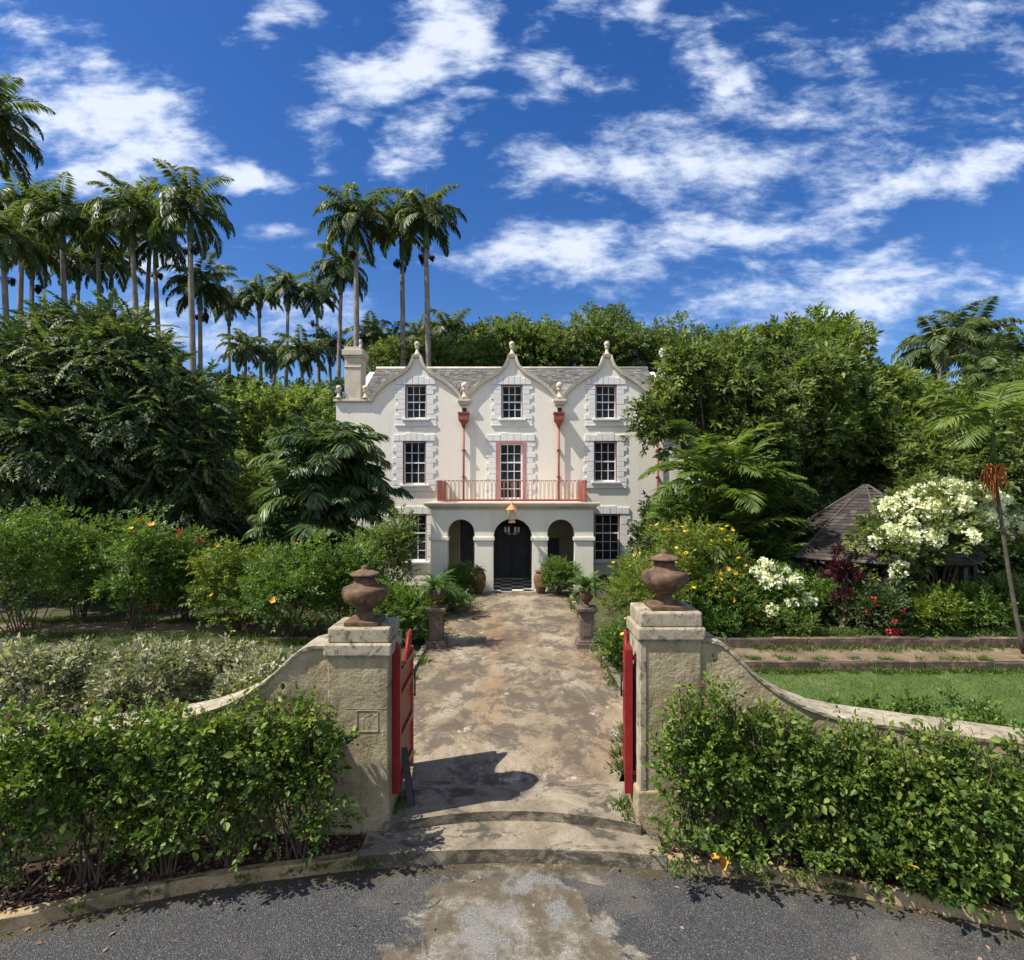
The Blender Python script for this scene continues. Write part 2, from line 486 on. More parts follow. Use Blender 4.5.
def mat_brick():
    m, nt, b = newmat('old_red_brick')
    n = NT(nt)
    br = n.N.new('ShaderNodeTexBrick')
    br.inputs['Scale'].default_value = 1.0
    br.inputs['Brick Width'].default_value = 0.24
    br.inputs['Row Height'].default_value = 0.075
    br.inputs['Mortar Size'].default_value = 0.009
    br.inputs['Color1'].default_value = (0.14, 0.08, 0.055, 1)
    br.inputs['Color2'].default_value = (0.25, 0.155, 0.10, 1)
    br.inputs['Mortar'].default_value = (0.085, 0.072, 0.052, 1)
    n.L.new(n.coord((1, 1, 1), (R(90), 0, 0)), br.inputs['Vector'])
    d = n.noise(3, 8, 0.7)
    col = n.mix(n.step(d, 0.42, 0.56, 0, 0.85), br.outputs['Color'], (0.042, 0.042, 0.022))
    n.L.new(col, b.inputs['Base Color'])
    b.inputs['Roughness'].default_value = 0.95
    n.bump(n.math('ADD', br.outputs['Fac'], n.noise(20, 5, 0.7)), 0.4, 0.015, b)
    return m


def mat_tiles():
    m, nt, b = newmat('checkered_porch_tiles')
    n = NT(nt)
    c = n.N.new('ShaderNodeTexChecker')
    c.inputs['Scale'].default_value = 2.2
    c.inputs['Color1'].default_value = (0.55, 0.53, 0.49, 1)
    c.inputs['Color2'].default_value = (0.02, 0.02, 0.022, 1)
    n.L.new(n.coord((1, 1, 0.001)), c.inputs['Vector'])
    n.L.new(c.outputs[0], b.inputs['Base Color'])
    b.inputs['Roughness'].default_value = 0.35
    return m


def mat_glass(name, base=(0.018, 0.02, 0.022)):
    m, nt, b = newmat(name)
    n = NT(nt)
    a = n.noise(1.6, 4, 0.6)
    col = n.ramp(a, [(0.35, tuple(x * 0.6 for x in base)), (0.65, tuple(x * 2.2 for x in base))])
    n.L.new(col, b.inputs['Base Color'])
    b.inputs['Roughness'].default_value = 0.12
    b.inputs['Specular IOR Level'].default_value = 0.07
    n.bump(n.noise(2.0, 2, 0.5), 0.05, 0.02, b)
    return m


M['path'] = mat_path()
M['step'] = mat_step()
M['kerb'] = mat_kerb()
M['gravel'] = mat_gravel()
M['brick'] = mat_brick()
M['tiles'] = mat_tiles()
M['glass'] = mat_glass('dark_window_glass')
M['slate'] = mat_tint('grey_shingle', [(0.0, (0.10, 0.095, 0.085)), (0.5, (0.19, 0.18, 0.165)), (1.0, (0.31, 0.295, 0.27))], 0.9)
M['wood_shingle'] = mat_tint('brown_wood_shingle', [(0.0, (0.028, 0.022, 0.020)), (0.5, (0.062, 0.050, 0.046)), (1.0, (0.125, 0.108, 0.10))], 0.9)
M['litter'] = mat_tint('dry_leaf', [(0.0, (0.06, 0.035, 0.022)), (0.6, (0.17, 0.10, 0.065)), (1.0, (0.34, 0.22, 0.15))], 0.9)
M['grass'] = leafmat('grass_blade', (0.055, 0.10, 0.018), (0.085, 0.14, 0.026), (0.16, 0.19, 0.05), 0.25)

L = {}
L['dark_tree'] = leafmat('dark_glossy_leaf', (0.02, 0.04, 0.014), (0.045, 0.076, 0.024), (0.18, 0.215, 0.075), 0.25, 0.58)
L['tree'] = leafmat('tree_leaf', (0.042, 0.07, 0.022), (0.112, 0.158, 0.046), (0.25, 0.285, 0.095), 0.36, 0.5)
L['back_tree'] = leafmat('back_tree_leaf', (0.042, 0.068, 0.021), (0.098, 0.142, 0.042), (0.2, 0.235, 0.075), 0.36, 0.5)
L['bright_tree'] = leafmat('light_green_leaf', (0.055, 0.092, 0.024), (0.128, 0.182, 0.046), (0.26, 0.3, 0.09), 0.38, 0.5)
L['hedge'] = leafmat('rose_hedge_leaf', (0.03, 0.058, 0.012), (0.078, 0.142, 0.022), (0.23, 0.28, 0.055), 0.34, 0.5)
L['shrub'] = leafmat('garden_shrub_leaf', (0.056, 0.1064, 0.0224), (0.0986, 0.168, 0.0336), (0.1904, 0.2576, 0.056), 0.36)
L['yellow_shrub'] = leafmat('yellow_green_leaf', (0.0672, 0.112, 0.0202), (0.1288, 0.1848, 0.0314), (0.2688, 0.2912, 0.0504), 0.36)
L['pale'] = leafmat('variegated_pale_leaf', (0.05, 0.085, 0.03), (0.21, 0.22, 0.12), (0.56, 0.52, 0.37), 0.25, 0.6)
L['pink_twig'] = leafmat('young_bronze_leaf', (0.09, 0.05, 0.03), (0.15, 0.08, 0.05), (0.22, 0.12, 0.08), 0.2, 0.6)
L['red'] = leafmat('burgundy_leaf', (0.03, 0.008, 0.01), (0.06, 0.013, 0.018), (0.12, 0.022, 0.035), 0.25, 0.4, (1.8, 0.8, 0.8))
L['palm'] = leafmat('royal_palm_leaflet', (0.0414, 0.0667, 0.023), (0.0897, 0.1242, 0.0414), (0.207, 0.2357, 0.0978), 0.35, 0.4)
L['areca'] = leafmat('areca_leaflet', (0.045, 0.08, 0.018), (0.092, 0.145, 0.034), (0.2, 0.25, 0.07), 0.34, 0.42)
L['clump'] = leafmat('clump_palm_leaflet', (0.036, 0.072, 0.024), (0.075, 0.122, 0.042), (0.19, 0.235, 0.1), 0.28, 0.4)
L['fern'] = leafmat('fern_leaf', (0.045, 0.10, 0.02), (0.08, 0.15, 0.03), (0.13, 0.20, 0.05), 0.25)
L['white'] = leafmat('creamy_white_petal', (0.66, 0.66, 0.46), (0.76, 0.76, 0.6), (0.82, 0.82, 0.72), 0.25, 0.6)
L['yellow'] = leafmat('yellow_petal', (0.60, 0.40, 0.02), (0.72, 0.50, 0.03), (0.78, 0.58, 0.08), 0.25, 0.6, (1.1, 1.0, 0.5))
L['orange'] = leafmat('orange_petal', (0.60, 0.22, 0.02), (0.72, 0.32, 0.04), (0.78, 0.45, 0.08), 0.25, 0.6, (1.1, 0.9, 0.5))
L['crimson'] = leafmat('red_petal', (0.45, 0.02, 0.02), (0.60, 0.03, 0.04), (0.68, 0.06, 0.08), 0.25, 0.6, (1.1, 0.8, 0.8))


# ------------------------------------------------------------------ object helpers
def tag(o, label=None, cat=None, group=None, kind=None):
    if label:
        o['label'] = label
    if cat:
        o['category'] = cat
    if group:
        o['group'] = group
    if kind:
        o['kind'] = kind
    return o


def thing(name, label, cat, loc=(0, 0, 0), rotz=0.0, group=None):
    o = bpy.data.objects.new(name, None)
    o.empty_display_size = 0.2
    o.location = loc
    o.rotation_euler = (0, 0, rotz)
    COL.objects.link(o)
    return tag(o, label, cat, group)


def copy_tree(o, parent=None):
    c = o.copy()
    COL.objects.link(c)
    if parent is not None:
        c.parent = parent
    for ch in list(o.children):
        copy_tree(ch, c)
    return c


class MB:
    """collects boxes, tubes, lathes and prisms; build() links ONE mesh object"""

    def __init__(s):
        s.v, s.f, s.smooth = [], [], []

    def add(s, vs, fs, smooth=False):
        o = len(s.v)
        s.v += [tuple(p) for p in vs]
        s.f += [tuple(i + o for i in f) for f in fs]
        s.smooth += [smooth] * len(fs)

    def box(s, x0, x1, y0, y1, z0, z1):
        vs = [(x0, y0, z0), (x1, y0, z0), (x1, y1, z0), (x0, y1, z0), (x0, y0, z1), (x1, y0, z1), (x1, y1, z1), (x0, y1, z1)]
        s.add(vs, [(0, 3, 2, 1), (4, 5, 6, 7), (0, 1, 5, 4), (1, 2, 6, 5), (2, 3, 7, 6), (3, 0, 4, 7)])

    def tube(s, pts, rad, n=8, cap=True):
        pts = [Vector(p) for p in pts]
        if not hasattr(rad, '__len__'):
            rad = [rad] * len(pts)
        vs, fs = [], []
        for i, p in enumerate(pts):
            d = (pts[min(i + 1, len(pts) - 1)] - pts[max(i - 1, 0)])
            if d.length < 1e-9:
                d = Vector((0, 0, 1))
            d.normalize()
            a = d.cross(Vector((0.31, 0.9, 0.13)))
            if a.length < 0.1:
                a = d.cross(Vector((1, 0, 0)))
            a.normalize()
            b = d.cross(a)
            for k in range(n):
                t = 2 * PI * k / n
                vs.append(p + (a * math.cos(t) + b * math.sin(t)) * rad[i])
        for i in range(len(pts) - 1):
            for k in range(n):
                k2 = (k + 1) % n
                fs.append((i * n + k, i * n + k2, (i + 1) * n + k2, (i + 1) * n + k))
        if cap:
            fs.append(tuple(range(n - 1, -1, -1)))
            fs.append(tuple((len(pts) - 1) * n + k for k in range(n)))
        s.add(vs, fs, True)

    def lathe(s, prof, c=(0, 0, 0), n=24, ribs=0, rib_amp=0.0, rib_rng=None):
        vs, fs = [], []
        for i, (r, z) in enumerate(prof):
            for k in range(n):
                t = 2 * PI * k / n
                rr = r
                if ribs and rib_rng and rib_rng[0] <= z <= rib_rng[1]:
                    rr = r * (1 + rib_amp * abs(math.cos(ribs * t / 2)))
                vs.append((c[0] + rr * math.cos(t), c[1] + rr * math.sin(t), c[2] + z))
        for i in range(len(prof) - 1):
            for k in range(n):
                k2 = (k + 1) % n
                fs.append((i * n + k, i * n + k2, (i + 1) * n + k2, (i + 1) * n + k))
        fs.append(tuple(range(n - 1, -1, -1)))
        fs.append(tuple((len(prof) - 1) * n + k for k in range(n)))
        s.add(vs, fs, True)

    def plate(s, outer, holes, y0, y1):
        """a wall of outline `outer` (x,z) with openings, from y0 (front) to y1"""
        loops = [[Vector((x, z, 0)) for x, z in outer]] + [[Vector((x, z, 0)) for x, z in h] for h in holes]
        flat = [p for lp in loops for p in lp]
        tris = tessellate_polygon(loops)
        n = len(flat)
        vs = [(p.x, y0, p.y) for p in flat] + [(p.x, y1, p.y) for p in flat]
        fs = []
        for t in tris:
            a, b, c = t
            cr = (flat[b] - flat[a]).cross(flat[c] - flat[a]).z
            if abs(cr) < 1e-10:
                continue
            if cr > 0:
                fs.append((a, b, c))
                fs.append((c + n, b + n, a + n))
            else:
                fs.append((c, b, a))
                fs.append((a + n, b + n, c + n))
        o = 0
        for lp in loops:
            m = len(lp)
            for i in range(m):
                j = (i + 1) % m
                fs.append((o + i, o + i + n, o + j + n, o + j))
            o += m
        s.add(vs, fs)

    def build(s, name, mat, parent=None, origin=(0, 0, 0), bevel=0.0, fixn=True):
        me = bpy.data.meshes.new(name)
        ox, oy, oz = origin
        me.from_pydata([(x - ox, y - oy, z - oz) for x, y, z in s.v], [], s.f)
        me.polygons.foreach_set('use_smooth', s.smooth)
        me.materials.append(mat)
        if fixn:
            import bmesh
            bm = bmesh.new()
            bm.from_mesh(me)
            bmesh.ops.recalc_face_normals(bm, faces=bm.faces)
            bm.to_mesh(me)
            bm.free()
        me.update()
        o = bpy.data.objects.new(name, me)
        COL.objects.link(o)
        if parent is not None:
            o.parent = parent
        if bevel:
            md = o.modifiers.new('bevel', 'BEVEL')
            md.width = bevel
            md.segments = 2
            md.limit_method = 'ANGLE'
            md.angle_limit = R(40)
        return o


def np_mesh(name, V, Q, mat, parent=None, tint=None, link=True):
    """mesh object from numpy vertices (n,3) and faces (m,4 or m,3)"""
    me = bpy.data.meshes.new(name)
    n, m, k = len(V), len(Q), Q.shape[1]
    me.vertices.add(n)
    me.vertices.foreach_set('co', np.ascontiguousarray(V, np.float32).ravel())
    me.loops.add(m * k)
    me.loops.foreach_set('vertex_index', np.ascontiguousarray(Q, np.int32).ravel())
    me.polygons.add(m)
    me.polygons.foreach_set('loop_start', np.arange(0, m * k, k, dtype=np.int32))
    me.update(calc_edges=True)
    me.validate()
    if tint is not None:
        a = me.attributes.new('tint', 'FLOAT', 'FACE')
        a.data.foreach_set('value', np.clip(tint, 0, 1).astype(np.float32))
    me.materials.append(mat)
    o = bpy.data.objects.new(name, me)
    COL.objects.link(o)
    if parent is not None:
        o.parent = parent
    return o


def unit(a):
    return a / np.maximum(np.linalg.norm(a, axis=-1, keepdims=True), 1e-9)


def scatter(tv, tq, P, A, Nn, S):
    """copies of a template (y = along A, z = along Nn) as one vertex/face array"""
    A = unit(A)
    X = unit(np.cross(A, Nn))
    Z = np.cross(X, A)
    S = np.asarray(S, float)
    if S.ndim == 1:
        S = np.repeat(S[:, None], 3, 1)
    V = (P[:, None, :] + (tv[None, :, 0] * S[:, None, 0])[..., None] * X[:, None, :]
         + (tv[None, :, 1] * S[:, None, 1])[..., None] * A[:, None, :]
         + (tv[None, :, 2] * S[:, None, 2])[..., None] * Z[:, None, :])
    n, k = len(P), len(tv)
    Q = tq[None] + (np.arange(n) * k)[:, None, None]
    return V.reshape(-1, 3), Q.reshape(-1, tq.shape[1])


# one folded leaf: base, right, tip, left, midrib
LEAF_V = np.array([[0, 0, 0], [0.5, 0.42, 0.10], [0, 1, -0.10], [-0.5, 0.42, 0.10], [0, 0.45, 0.0]], float)
LEAF_Q = np.array([[0, 1, 2, 4], [0, 4, 2, 3]])
# a broader leaf with rounded shoulders
ROUND_V = np.array([[0, 0, 0], [0.36, 0.18, 0.06], [0.46, 0.52, 0.10], [0.20, 0.86, 0.02], [0, 1, -0.08],
                    [-0.20, 0.86, 0.02], [-0.46, 0.52, 0.10], [-0.36, 0.18, 0.06], [0, 0.5, 0]], float)
ROUND_Q = np.array([[0, 1, 2, 8], [8, 2, 3, 4], [8, 4, 5, 6], [0, 8, 6, 7]])


def twig_template(rng, n, leaf_len, leaf_w, length, spread=0.9, droop=0.25, round_leaf=False, pinnate=False):
    """a little branch of n leaves along +y"""
    lv, lq = (ROUND_V, ROUND_Q) if round_leaf else (LEAF_V, LEAF_Q)
    t = np.linspace(0.1, 1, n)
    if pinnate:
        side = np.where(np.arange(n) % 2 == 0, 1.0, -1.0)
        t = np.repeat(np.linspace(0.12, 1, (n + 1) // 2), 2)[:n]
        ang = np.full(n, spread) * (1 - 0.5 * t ** 3)
        P = np.stack([np.zeros(n), t * length, -droop * length * t ** 2], 1)
        A = np.stack([np.sin(ang) * side, np.cos(ang), -0.35 - 0.3 * t + rng.normal(0, .08, n)], 1)
        Nn = np.stack([rng.normal(0, .15, n), rng.normal(0, .15, n), np.ones(n)], 1)
        sc = leaf_len * (0.75 + 0.4 * np.sin(PI * t)) * rng.uniform(.9, 1.1, n)
    else:
        phi = np.arange(n) * 2.4 + rng.uniform(0, 6)
        P = np.stack([np.zeros(n), t * length, -droop * length * t ** 2], 1)
        A = np.stack([np.cos(phi) * spread, 0.35 + 0.9 * t ** 2 + rng.normal(0, .12, n), np.sin(phi) * spread * 0.6 - droop], 1)
        Nn = np.stack([rng.normal(0, .35, n), rng.normal(0, .35, n), np.ones(n)], 1)
        sc = leaf_len * rng.uniform(.7, 1.15, n)
    S = np.stack([sc * leaf_w, sc, sc], 1)
    return scatter(lv, lq, P, A, Nn, S)


def foliage(rng, templates, P, A, Nn, S, tint_base, tint_var=0.22):
    """every point gets one of the templates; returns V, Q, per-face tint"""
    Vs, Qs, Ts = [], [], []
    pick = rng.integers(0, len(templates), len(P))
    off = 0
    for i, (tv, tq) in enumerate(templates):
        k = np.nonzero(pick == i)[0]
        if len(k) == 0:
            continue
        V, Q = scatter(tv, tq, P[k], A[k], Nn[k], S[k])
        Vs.append(V)
        Qs.append(Q + off)
        off += len(V)
        nf = len(tq)
        tb = np.repeat(tint_base[k], nf)
        leafrand = np.repeat(rng.normal(0, tint_var, len(k) * ((nf + 1) // 2)), 2)[:len(tb)]
        Ts.append(tb + leafrand)
    return np.concatenate(Vs), np.concatenate(Qs), np.concatenate(Ts)


def sphere_dirs(rng, n, zmin=-1.0):
    z = rng.uniform(zmin, 1, n)
    a = rng.uniform(0, 2 * PI, n)
    r = np.sqrt(1 - z * z)
    return np.stack([r * np.cos(a), r * np.sin(a), z], 1)


def crown_points(rng, lobes, sub_per, spray_per, sub_r, zmin=-0.55, up=0.35, inner=0.15, droop=0.0, shell=0.5):
    """clumps of sprays over the surface of each lobe (cx,cy,cz,rx,ry,rz)"""
    Ps, As, Ns, Ts, subs = [], [], [], [], []
    big = max(l[3] * l[5] + l[3] * l[4] for l in lobes)
    for (cx, cy, cz, rx, ry, rz) in lobes:
        m = max(3, int(sub_per * (rx * rz + rx * ry) / big))
        d = sphere_dirs(rng, m, zmin)
        f = rng.uniform(0.62, 1.0, m)[:, None]
        k = rng.random(m) < inner
        f[k] *= 0.55
        sc = np.array([cx, cy, cz]) + d * f * np.array([rx, ry, rz])
        sr = sub_r * rng.uniform(0.6, 1.4, m)
        subs.append(sc)
        for c, r0, dd in zip(sc, sr, d):
            e = sphere_dirs(rng, spray_per, -0.7)
            e = unit(e + dd * 0.35)
            rr = r0 * (shell + (1 - shell) * rng.random(spray_per) ** 0.5)
            Ps.append(c + e * rr[:, None] * np.array([1, 1, 0.8]))
            As.append(e + np.array([0, 0, up - droop]) + rng.normal(0, 0.35, (spray_per, 3)))
            Ns.append(e * 0.55 + np.array([0, 0, 1.0]) + rng.normal(0, 0.3, (spray_per, 3)))
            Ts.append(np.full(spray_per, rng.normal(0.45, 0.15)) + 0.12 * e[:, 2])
    return np.concatenate(Ps), np.concatenate(As), np.concatenate(Ns), np.concatenate(Ts), np.concatenate(subs)


def limbs(rng, mb, base, r0, subs, n, fork_frac=0.45, wob=0.12):
    """tapered trunk and limbs from base to some of the clump centres"""
    base = Vector(base)
    cen = Vector(subs.mean(0))
    fork = base.lerp(Vector((base.x * 0.4 + cen.x * 0.6, base.y * 0.4 + cen.y * 0.6, cen.z)), fork_frac)
    h = (fork - base).length
    mid = base.lerp(fork, 0.5) + Vector((rng.normal(0, wob * h * .3), rng.normal(0, wob * h * .3), 0))
    mb.tube([base, base.lerp(mid, 0.15), mid, fork], [r0 * 1.35, r0, r0 * 0.85, r0 * 0.7], 9)
    for i in rng.choice(len(subs), min(n, len(subs)), replace=False):
        e = Vector(subs[i])
        m1 = fork.lerp(e, 0.4) + Vector(rng.normal(0, wob * 0.5 * (e - fork).length, 3))
        m2 = fork.lerp(e, 0.75) + Vector(rng.normal(0, wob * 0.4 * (e - fork).length, 3))
        mb.tube([fork, m1, m2, e], [r0 * 0.5, r0 * 0.3, r0 * 0.18, r0 * 0.06], 6, False)


def tree(name, label, cat, base, lobes, lmat, temps, sub_per, spray_per, sub_r, scale=1.0, trunk_r=0.25, nl=10, seed=1, group=None, **kw):
    """lobes are relative to the base"""
    rng = np.random.default_rng(seed)
    t = thing(name, label, cat, base, 0, group)
    P, A, Nn, T, subs = crown_points(rng, lobes, sub_per, spray_per, sub_r, **kw)
    k = P[:, 2] > 0.03
    P, A, Nn, T = P[k], A[k], Nn[k], T[k]
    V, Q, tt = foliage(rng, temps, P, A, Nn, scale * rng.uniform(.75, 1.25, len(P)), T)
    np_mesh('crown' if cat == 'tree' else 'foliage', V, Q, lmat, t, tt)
    mb = MB()
    if cat == 'tree':
        limbs(rng, mb, (0, 0, -0.1), trunk_r, subs, nl)
        mb.build('trunk', M['trunk'], t, fixn=False)
    else:
        ok = subs[subs[:, 2] > 0.15]
        for i in rng.choice(len(ok), min(nl, len(ok)), replace=False):
            e = Vector(ok[i])
            b0 = Vector((rng.normal(0, .12) * abs(lobes[0][3]) + e.x * .12, rng.normal(0, .12) * abs(lobes[0][4]) + e.y * .12, -0.05))
            m = b0.lerp(e, 0.5) + Vector((rng.normal(0, .04), rng.normal(0, .04), 0.05))
            mb.tube([b0, m, e], [trunk_r, trunk_r * .75, trunk_r * .3], 5, False)
        mb.build('stems', M['twig'], t, fixn=False)
    return t, P


def W(px, py, D):
    return Vector(((px - CX) * D / F, D, CZ - (py - HY) * D / F))


# ------------------------------------------------------------------ flowers
def flower_mesh(rng, n, size, lmat, ball=0.0):
    """petals round a centre; with ball > 0 a rounded cluster of small petals"""
    if ball:
        d = sphere_dirs(rng, n, -0.3)
        P = d * ball * rng.uniform(.6, 1, n)[:, None]
        A = d + rng.normal(0, .6, (n, 3))
        Nn = d + rng.normal(0, .3, (n, 3))
    else:
        a = np.arange(n) * 2 * PI / n
        P = np.zeros((n, 3))
        A = np.stack([np.cos(a), np.sin(a), np.full(n, .35)], 1)
        Nn = np.tile(np.array([[0, 0, 1.0]]), (n, 1))
    V, Q = scatter(ROUND_V, ROUND_Q, P, A, Nn, np.full(n, size) * rng.uniform(.8, 1.2, n))
    o = np_mesh('flower', V, Q, lmat, None, np.repeat(rng.random(n), len(ROUND_Q)))
    COL.objects.unlink(o)
    return o


_fr = np.random.default_rng(77)
FL = {
    'white_ball': flower_mesh(_fr, 150, 0.062, L['white'], 0.20),
    'white_small': flower_mesh(_fr, 80, 0.06, L['white'], 0.14),
    'yellow': flower_mesh(_fr, 6, 0.075, L['yellow']),
    'orange': flower_mesh(_fr, 6, 0.085, L['orange']),
    'red': flower_mesh(_fr, 8, 0.085, L['crimson'], 0.04),
}


def add_flowers(t, key, pts, rng, s=1.0):
    for p in pts:
        o = FL[key].copy()
        o.location = p
        o.rotation_euler = (rng.normal(-.5, .4), rng.normal(0, .4), rng.uniform(0, 6))
        o.scale = (s * rng.uniform(.8, 1.2),) * 3
        o.parent = t
        COL.objects.link(o)


def surface_pts(rng, P, n, ymax=0.2):
    """outer foliage points of a plant, mostly on its sunny and front side"""
    c = P.mean(0)
    d = unit((P - c) / P.std(0))
    s = np.linalg.norm((P - c) / P.std(0), axis=1) + 0.5 * d[:, 2] - 0.6 * d[:, 1] + rng.normal(0, .35, len(P))
    k = np.argsort(-s)[:n * 6]
    k = rng.choice(k, n, replace=False)
    return P[k] + d[k] * 0.15


# ------------------------------------------------------------------ ground, road, path
def arc_curb(x):
    return 6.35 - 0.042 * x * x


def sheet(name, pts_front, pts_back, z, mat, front_drop=None, kind='structure'):
    """strip between two polylines of equal length, optional riser down at the front"""
    mb = MB()
    n = len(pts_front)
    vs = [(x, y, z) for x, y in pts_front] + [(x, y, z) for x, y in pts_back]
    fs = [(i, i + 1, n + i + 1, n + i) for i in range(n - 1)]
    if front_drop is not None:
        vs += [(x, y, front_drop) for x, y in pts_front]
        fs += [(2 * n + i, 2 * n + i + 1, i + 1, i) for i in range(n - 1)]
    mb.add(vs, fs)
    o = mb.build(name, mat)
    return tag(o, kind=kind)


GR = -0.28                                                # gravel level
mb = MB()
S_ = 1500
mb.add([(-S_, -200, -0.36), (S_, -200, -0.36), (S_, S_, -0.36), (-S_, S_, -0.36)], [(0, 1, 2, 3)])
tag(mb.build('terrain', M['garden_soil']), kind='structure')
xs = np.linspace(-12, 12, 61)
sheet('gravel_road', [(x, -14) for x in xs], [(x, arc_curb(x) + 0.02) for x in xs], GR, M['gravel'])
# kerbs either side of the step, and the bed of soil behind them


def kerb(name, x0, x1):
    xs = np.linspace(x0, x1, 30)
    rng = random.Random(int(abs(x0 * 10)) + 3)
    mb = MB()
    prof = [(0, GR - .05), (0.004, -0.155), (0.018, -0.14), (0.105, -0.138), (0.125, -0.15), (0.128, GR)]
    vs, fs = [], []
    for x in xs:
        j = rng.uniform(-.012, .012)
        for (dy, z) in prof:
            vs.append((x, arc_curb(x) + dy + j, z + (rng.uniform(-.012, .008) if z > -.2 else 0)))
    k = len(prof)
    for i in range(len(xs) - 1):
        for q in range(k - 1):
            fs.append((i * k + q, (i + 1) * k + q, (i + 1) * k + q + 1, i * k + q + 1))
    mb.add(vs, fs)
    tag(mb.build(name, M['kerb']), kind='structure')


kerb('kerb_right', 1.62, 9.0)
kerb('kerb_left', -9.0, -1.62)
for nm, xs in (('bed_right', np.linspace(1.55, 10, 40)), ('bed_left', np.linspace(-10, -1.55, 40))):
    sheet(nm, [(x, arc_curb(x) + 0.12) for x in xs], [(x, 7.6) for x in xs], -0.165, M['soil'])
xs = np.linspace(-1.72, 1.72, 33)
sheet('lower_step', [(x, arc_curb(x)) for x in xs], [(x, 7.3) for x in xs], -0.12, M['step'], GR - .05)


def riser(x):
    return 6.90 - 0.13 * x * x


xs = np.linspace(-1.52, 1.52, 33)
sheet('upper_step', [(x, riser(x)) for x in xs], [(x, 7.6) for x in xs], 0.0, M['step'], -0.16)
fr, bk = [], []


def half_w(y):
    if y < 7.6:
        return 1.5
    return 1.5 + 0.68 * min(1, (y - 7.6) / 2.5)


mb = MB()
ys = [7.6 + i * 0.5 for i in range(31)]
vs, fs = [], []
for y in ys:
    w = half_w(y)
    for t in np.linspace(-1, 1, 9):
        vs.append((w * t + 0.05 * math.sin(y * 2.3) * (abs(t) > .9), y, 0.0))
for i in range(len(ys) - 1):
    for k in range(8):
        fs.append((i * 9 + k, i * 9 + k + 1, (i + 1) * 9 + k + 1, (i + 1) * 9 + k))
mb.add(vs, fs)
tag(mb.build('path', M['path']), kind='structure')
mb = MB()
for sx in (-1, 1):
    y = 10.0
    rng = random.Random(5 + sx)
    while y < 21.5:
        l = rng.uniform(.22, .4)
        w = half_w(y) + 0.02
        mb.box(sx * w - .06 + rng.uniform(-.02, .02), sx * w + .06, y, y + l - .03, -.05, .05 + rng.uniform(0, .04))
        y += l
tag(mb.build('path_edging', M['step'], bevel=.01), kind='structure')
# garden floor in front of the house, left and right of the path, butted to its edge
for nm, sx in (('garden_floor_left', -1), ('garden_floor_right', 1)):
    mb = MB()
    zz = -0.03 if sx < 0 else -0.04
    pts = []
    yy = [7.15] + [7.6 + 0.5 * i for i in range(31)]
    vs = [(sx * (half_w(y) - 0.05 if y > 7.6 else 1.9), y, zz) for y in yy] + [(sx * (60 if sx < 0 else 3.2), y, zz) for y in yy]
    n = len(yy)
    mb.add(vs, [(i, i + 1, n + i + 1, n + i) for i in range(n - 1)])
    tag(mb.build(nm, M['garden_soil'], fixn=True), kind='structure')
# right: sunken lawn, walk and brick-edged border behind
mb = MB()
mb.add([(3.2, 7.0, -0.2), (60, 7.0, -0.2), (60, 12.9, -0.2), (3.2, 12.9, -0.2)], [(0, 1, 2, 3)])
tag(mb.build('lawn', M['lawn']), kind='structure')
mb = MB()
mb.add([(3.2, 13.0, 0.0), (60, 13.0, 0.0), (60, 14.1, 0.0), (3.2, 14.1, 0.0)], [(0, 1, 2, 3)])
tag(mb.build('walk_right', M['dirt_walk']), kind='structure')
mb = MB()
mb.add([(3.2, 14.28, 0.2), (60, 14.28, 0.2), (60, 60, 0.2), (3.2, 60, 0.2), (3.2, 14.28, -.2), (3.2, 60, -.2)], [(0, 1, 2, 3), (0, 3, 5, 4)])
tag(mb.build('border_soil', M['garden_soil']), kind='structure')
mb = MB()
mb.add([(-60, 15.4, -0.015), (-2.6, 15.4, -0.015), (-2.6, 17.0, -0.015), (-60, 17.0, -0.015)], [(0, 1, 2, 3)])
tag(mb.build('walk_left', M['dirt_walk']), kind='structure')


def brick_wall(name, label, x0, x1, y0, y1, z0, z1, seed):
    rng = random.Random(seed)
    mb = MB()
    x = x0
    while x < x1:
        l = rng.uniform(.8, 1.6)
        mb.box(x, min(x + l, x1) - .004, y0 + rng.uniform(-.015, .015), y1, z0, z1 + rng.uniform(-.03, .025))
        x += l
    o = mb.build(name, M['brick'], bevel=.012)
    tag(o, label, 'wall')


brick_wall('brick_wall', 'long low brick wall at the foot of the flower border beyond the walk', 3.4, 24, 14.08, 14.28, -.05, .25, 1)
brick_wall('brick_edging', 'mossy brick edging along the far side of the lawn', 3.3, 24, 12.88, 13.0, -.25, .02, 2)
brick_wall('brick_edging', 'short brick edging beside the brown walk left of the path', -6.4, -3.6, 14.7, 14.86, -.05, .1, 3)

# grass on the lawn
rng = np.random.default_rng(11)
n = 46000
P = np.stack([3.3 + 15.5 * rng.random(n) ** 1.0, rng.uniform(7.6, 12.86, n), np.full(n, -0.2)], 1)
A = np.stack([rng.normal(0, .45, n), rng.normal(0, .45, n), np.ones(n)], 1)
V, Q = scatter(np.array([[-.5, 0, 0], [.5, 0, 0], [.12, 1, 0.15], [-.12, 1, 0.15]], float), np.array([[0, 1, 2, 3]]), P, A,
               np.stack([rng.normal(0, 1, n), rng.normal(0, 1, n), np.zeros(n)], 1),
               np.stack([np.full(n, .011), rng.uniform(.03, .07, n), np.full(n, .04)], 1))
tag(np_mesh('lawn_grass', V, Q, M['grass'], None, rng.normal(.5, .2, n)), kind='stuff')
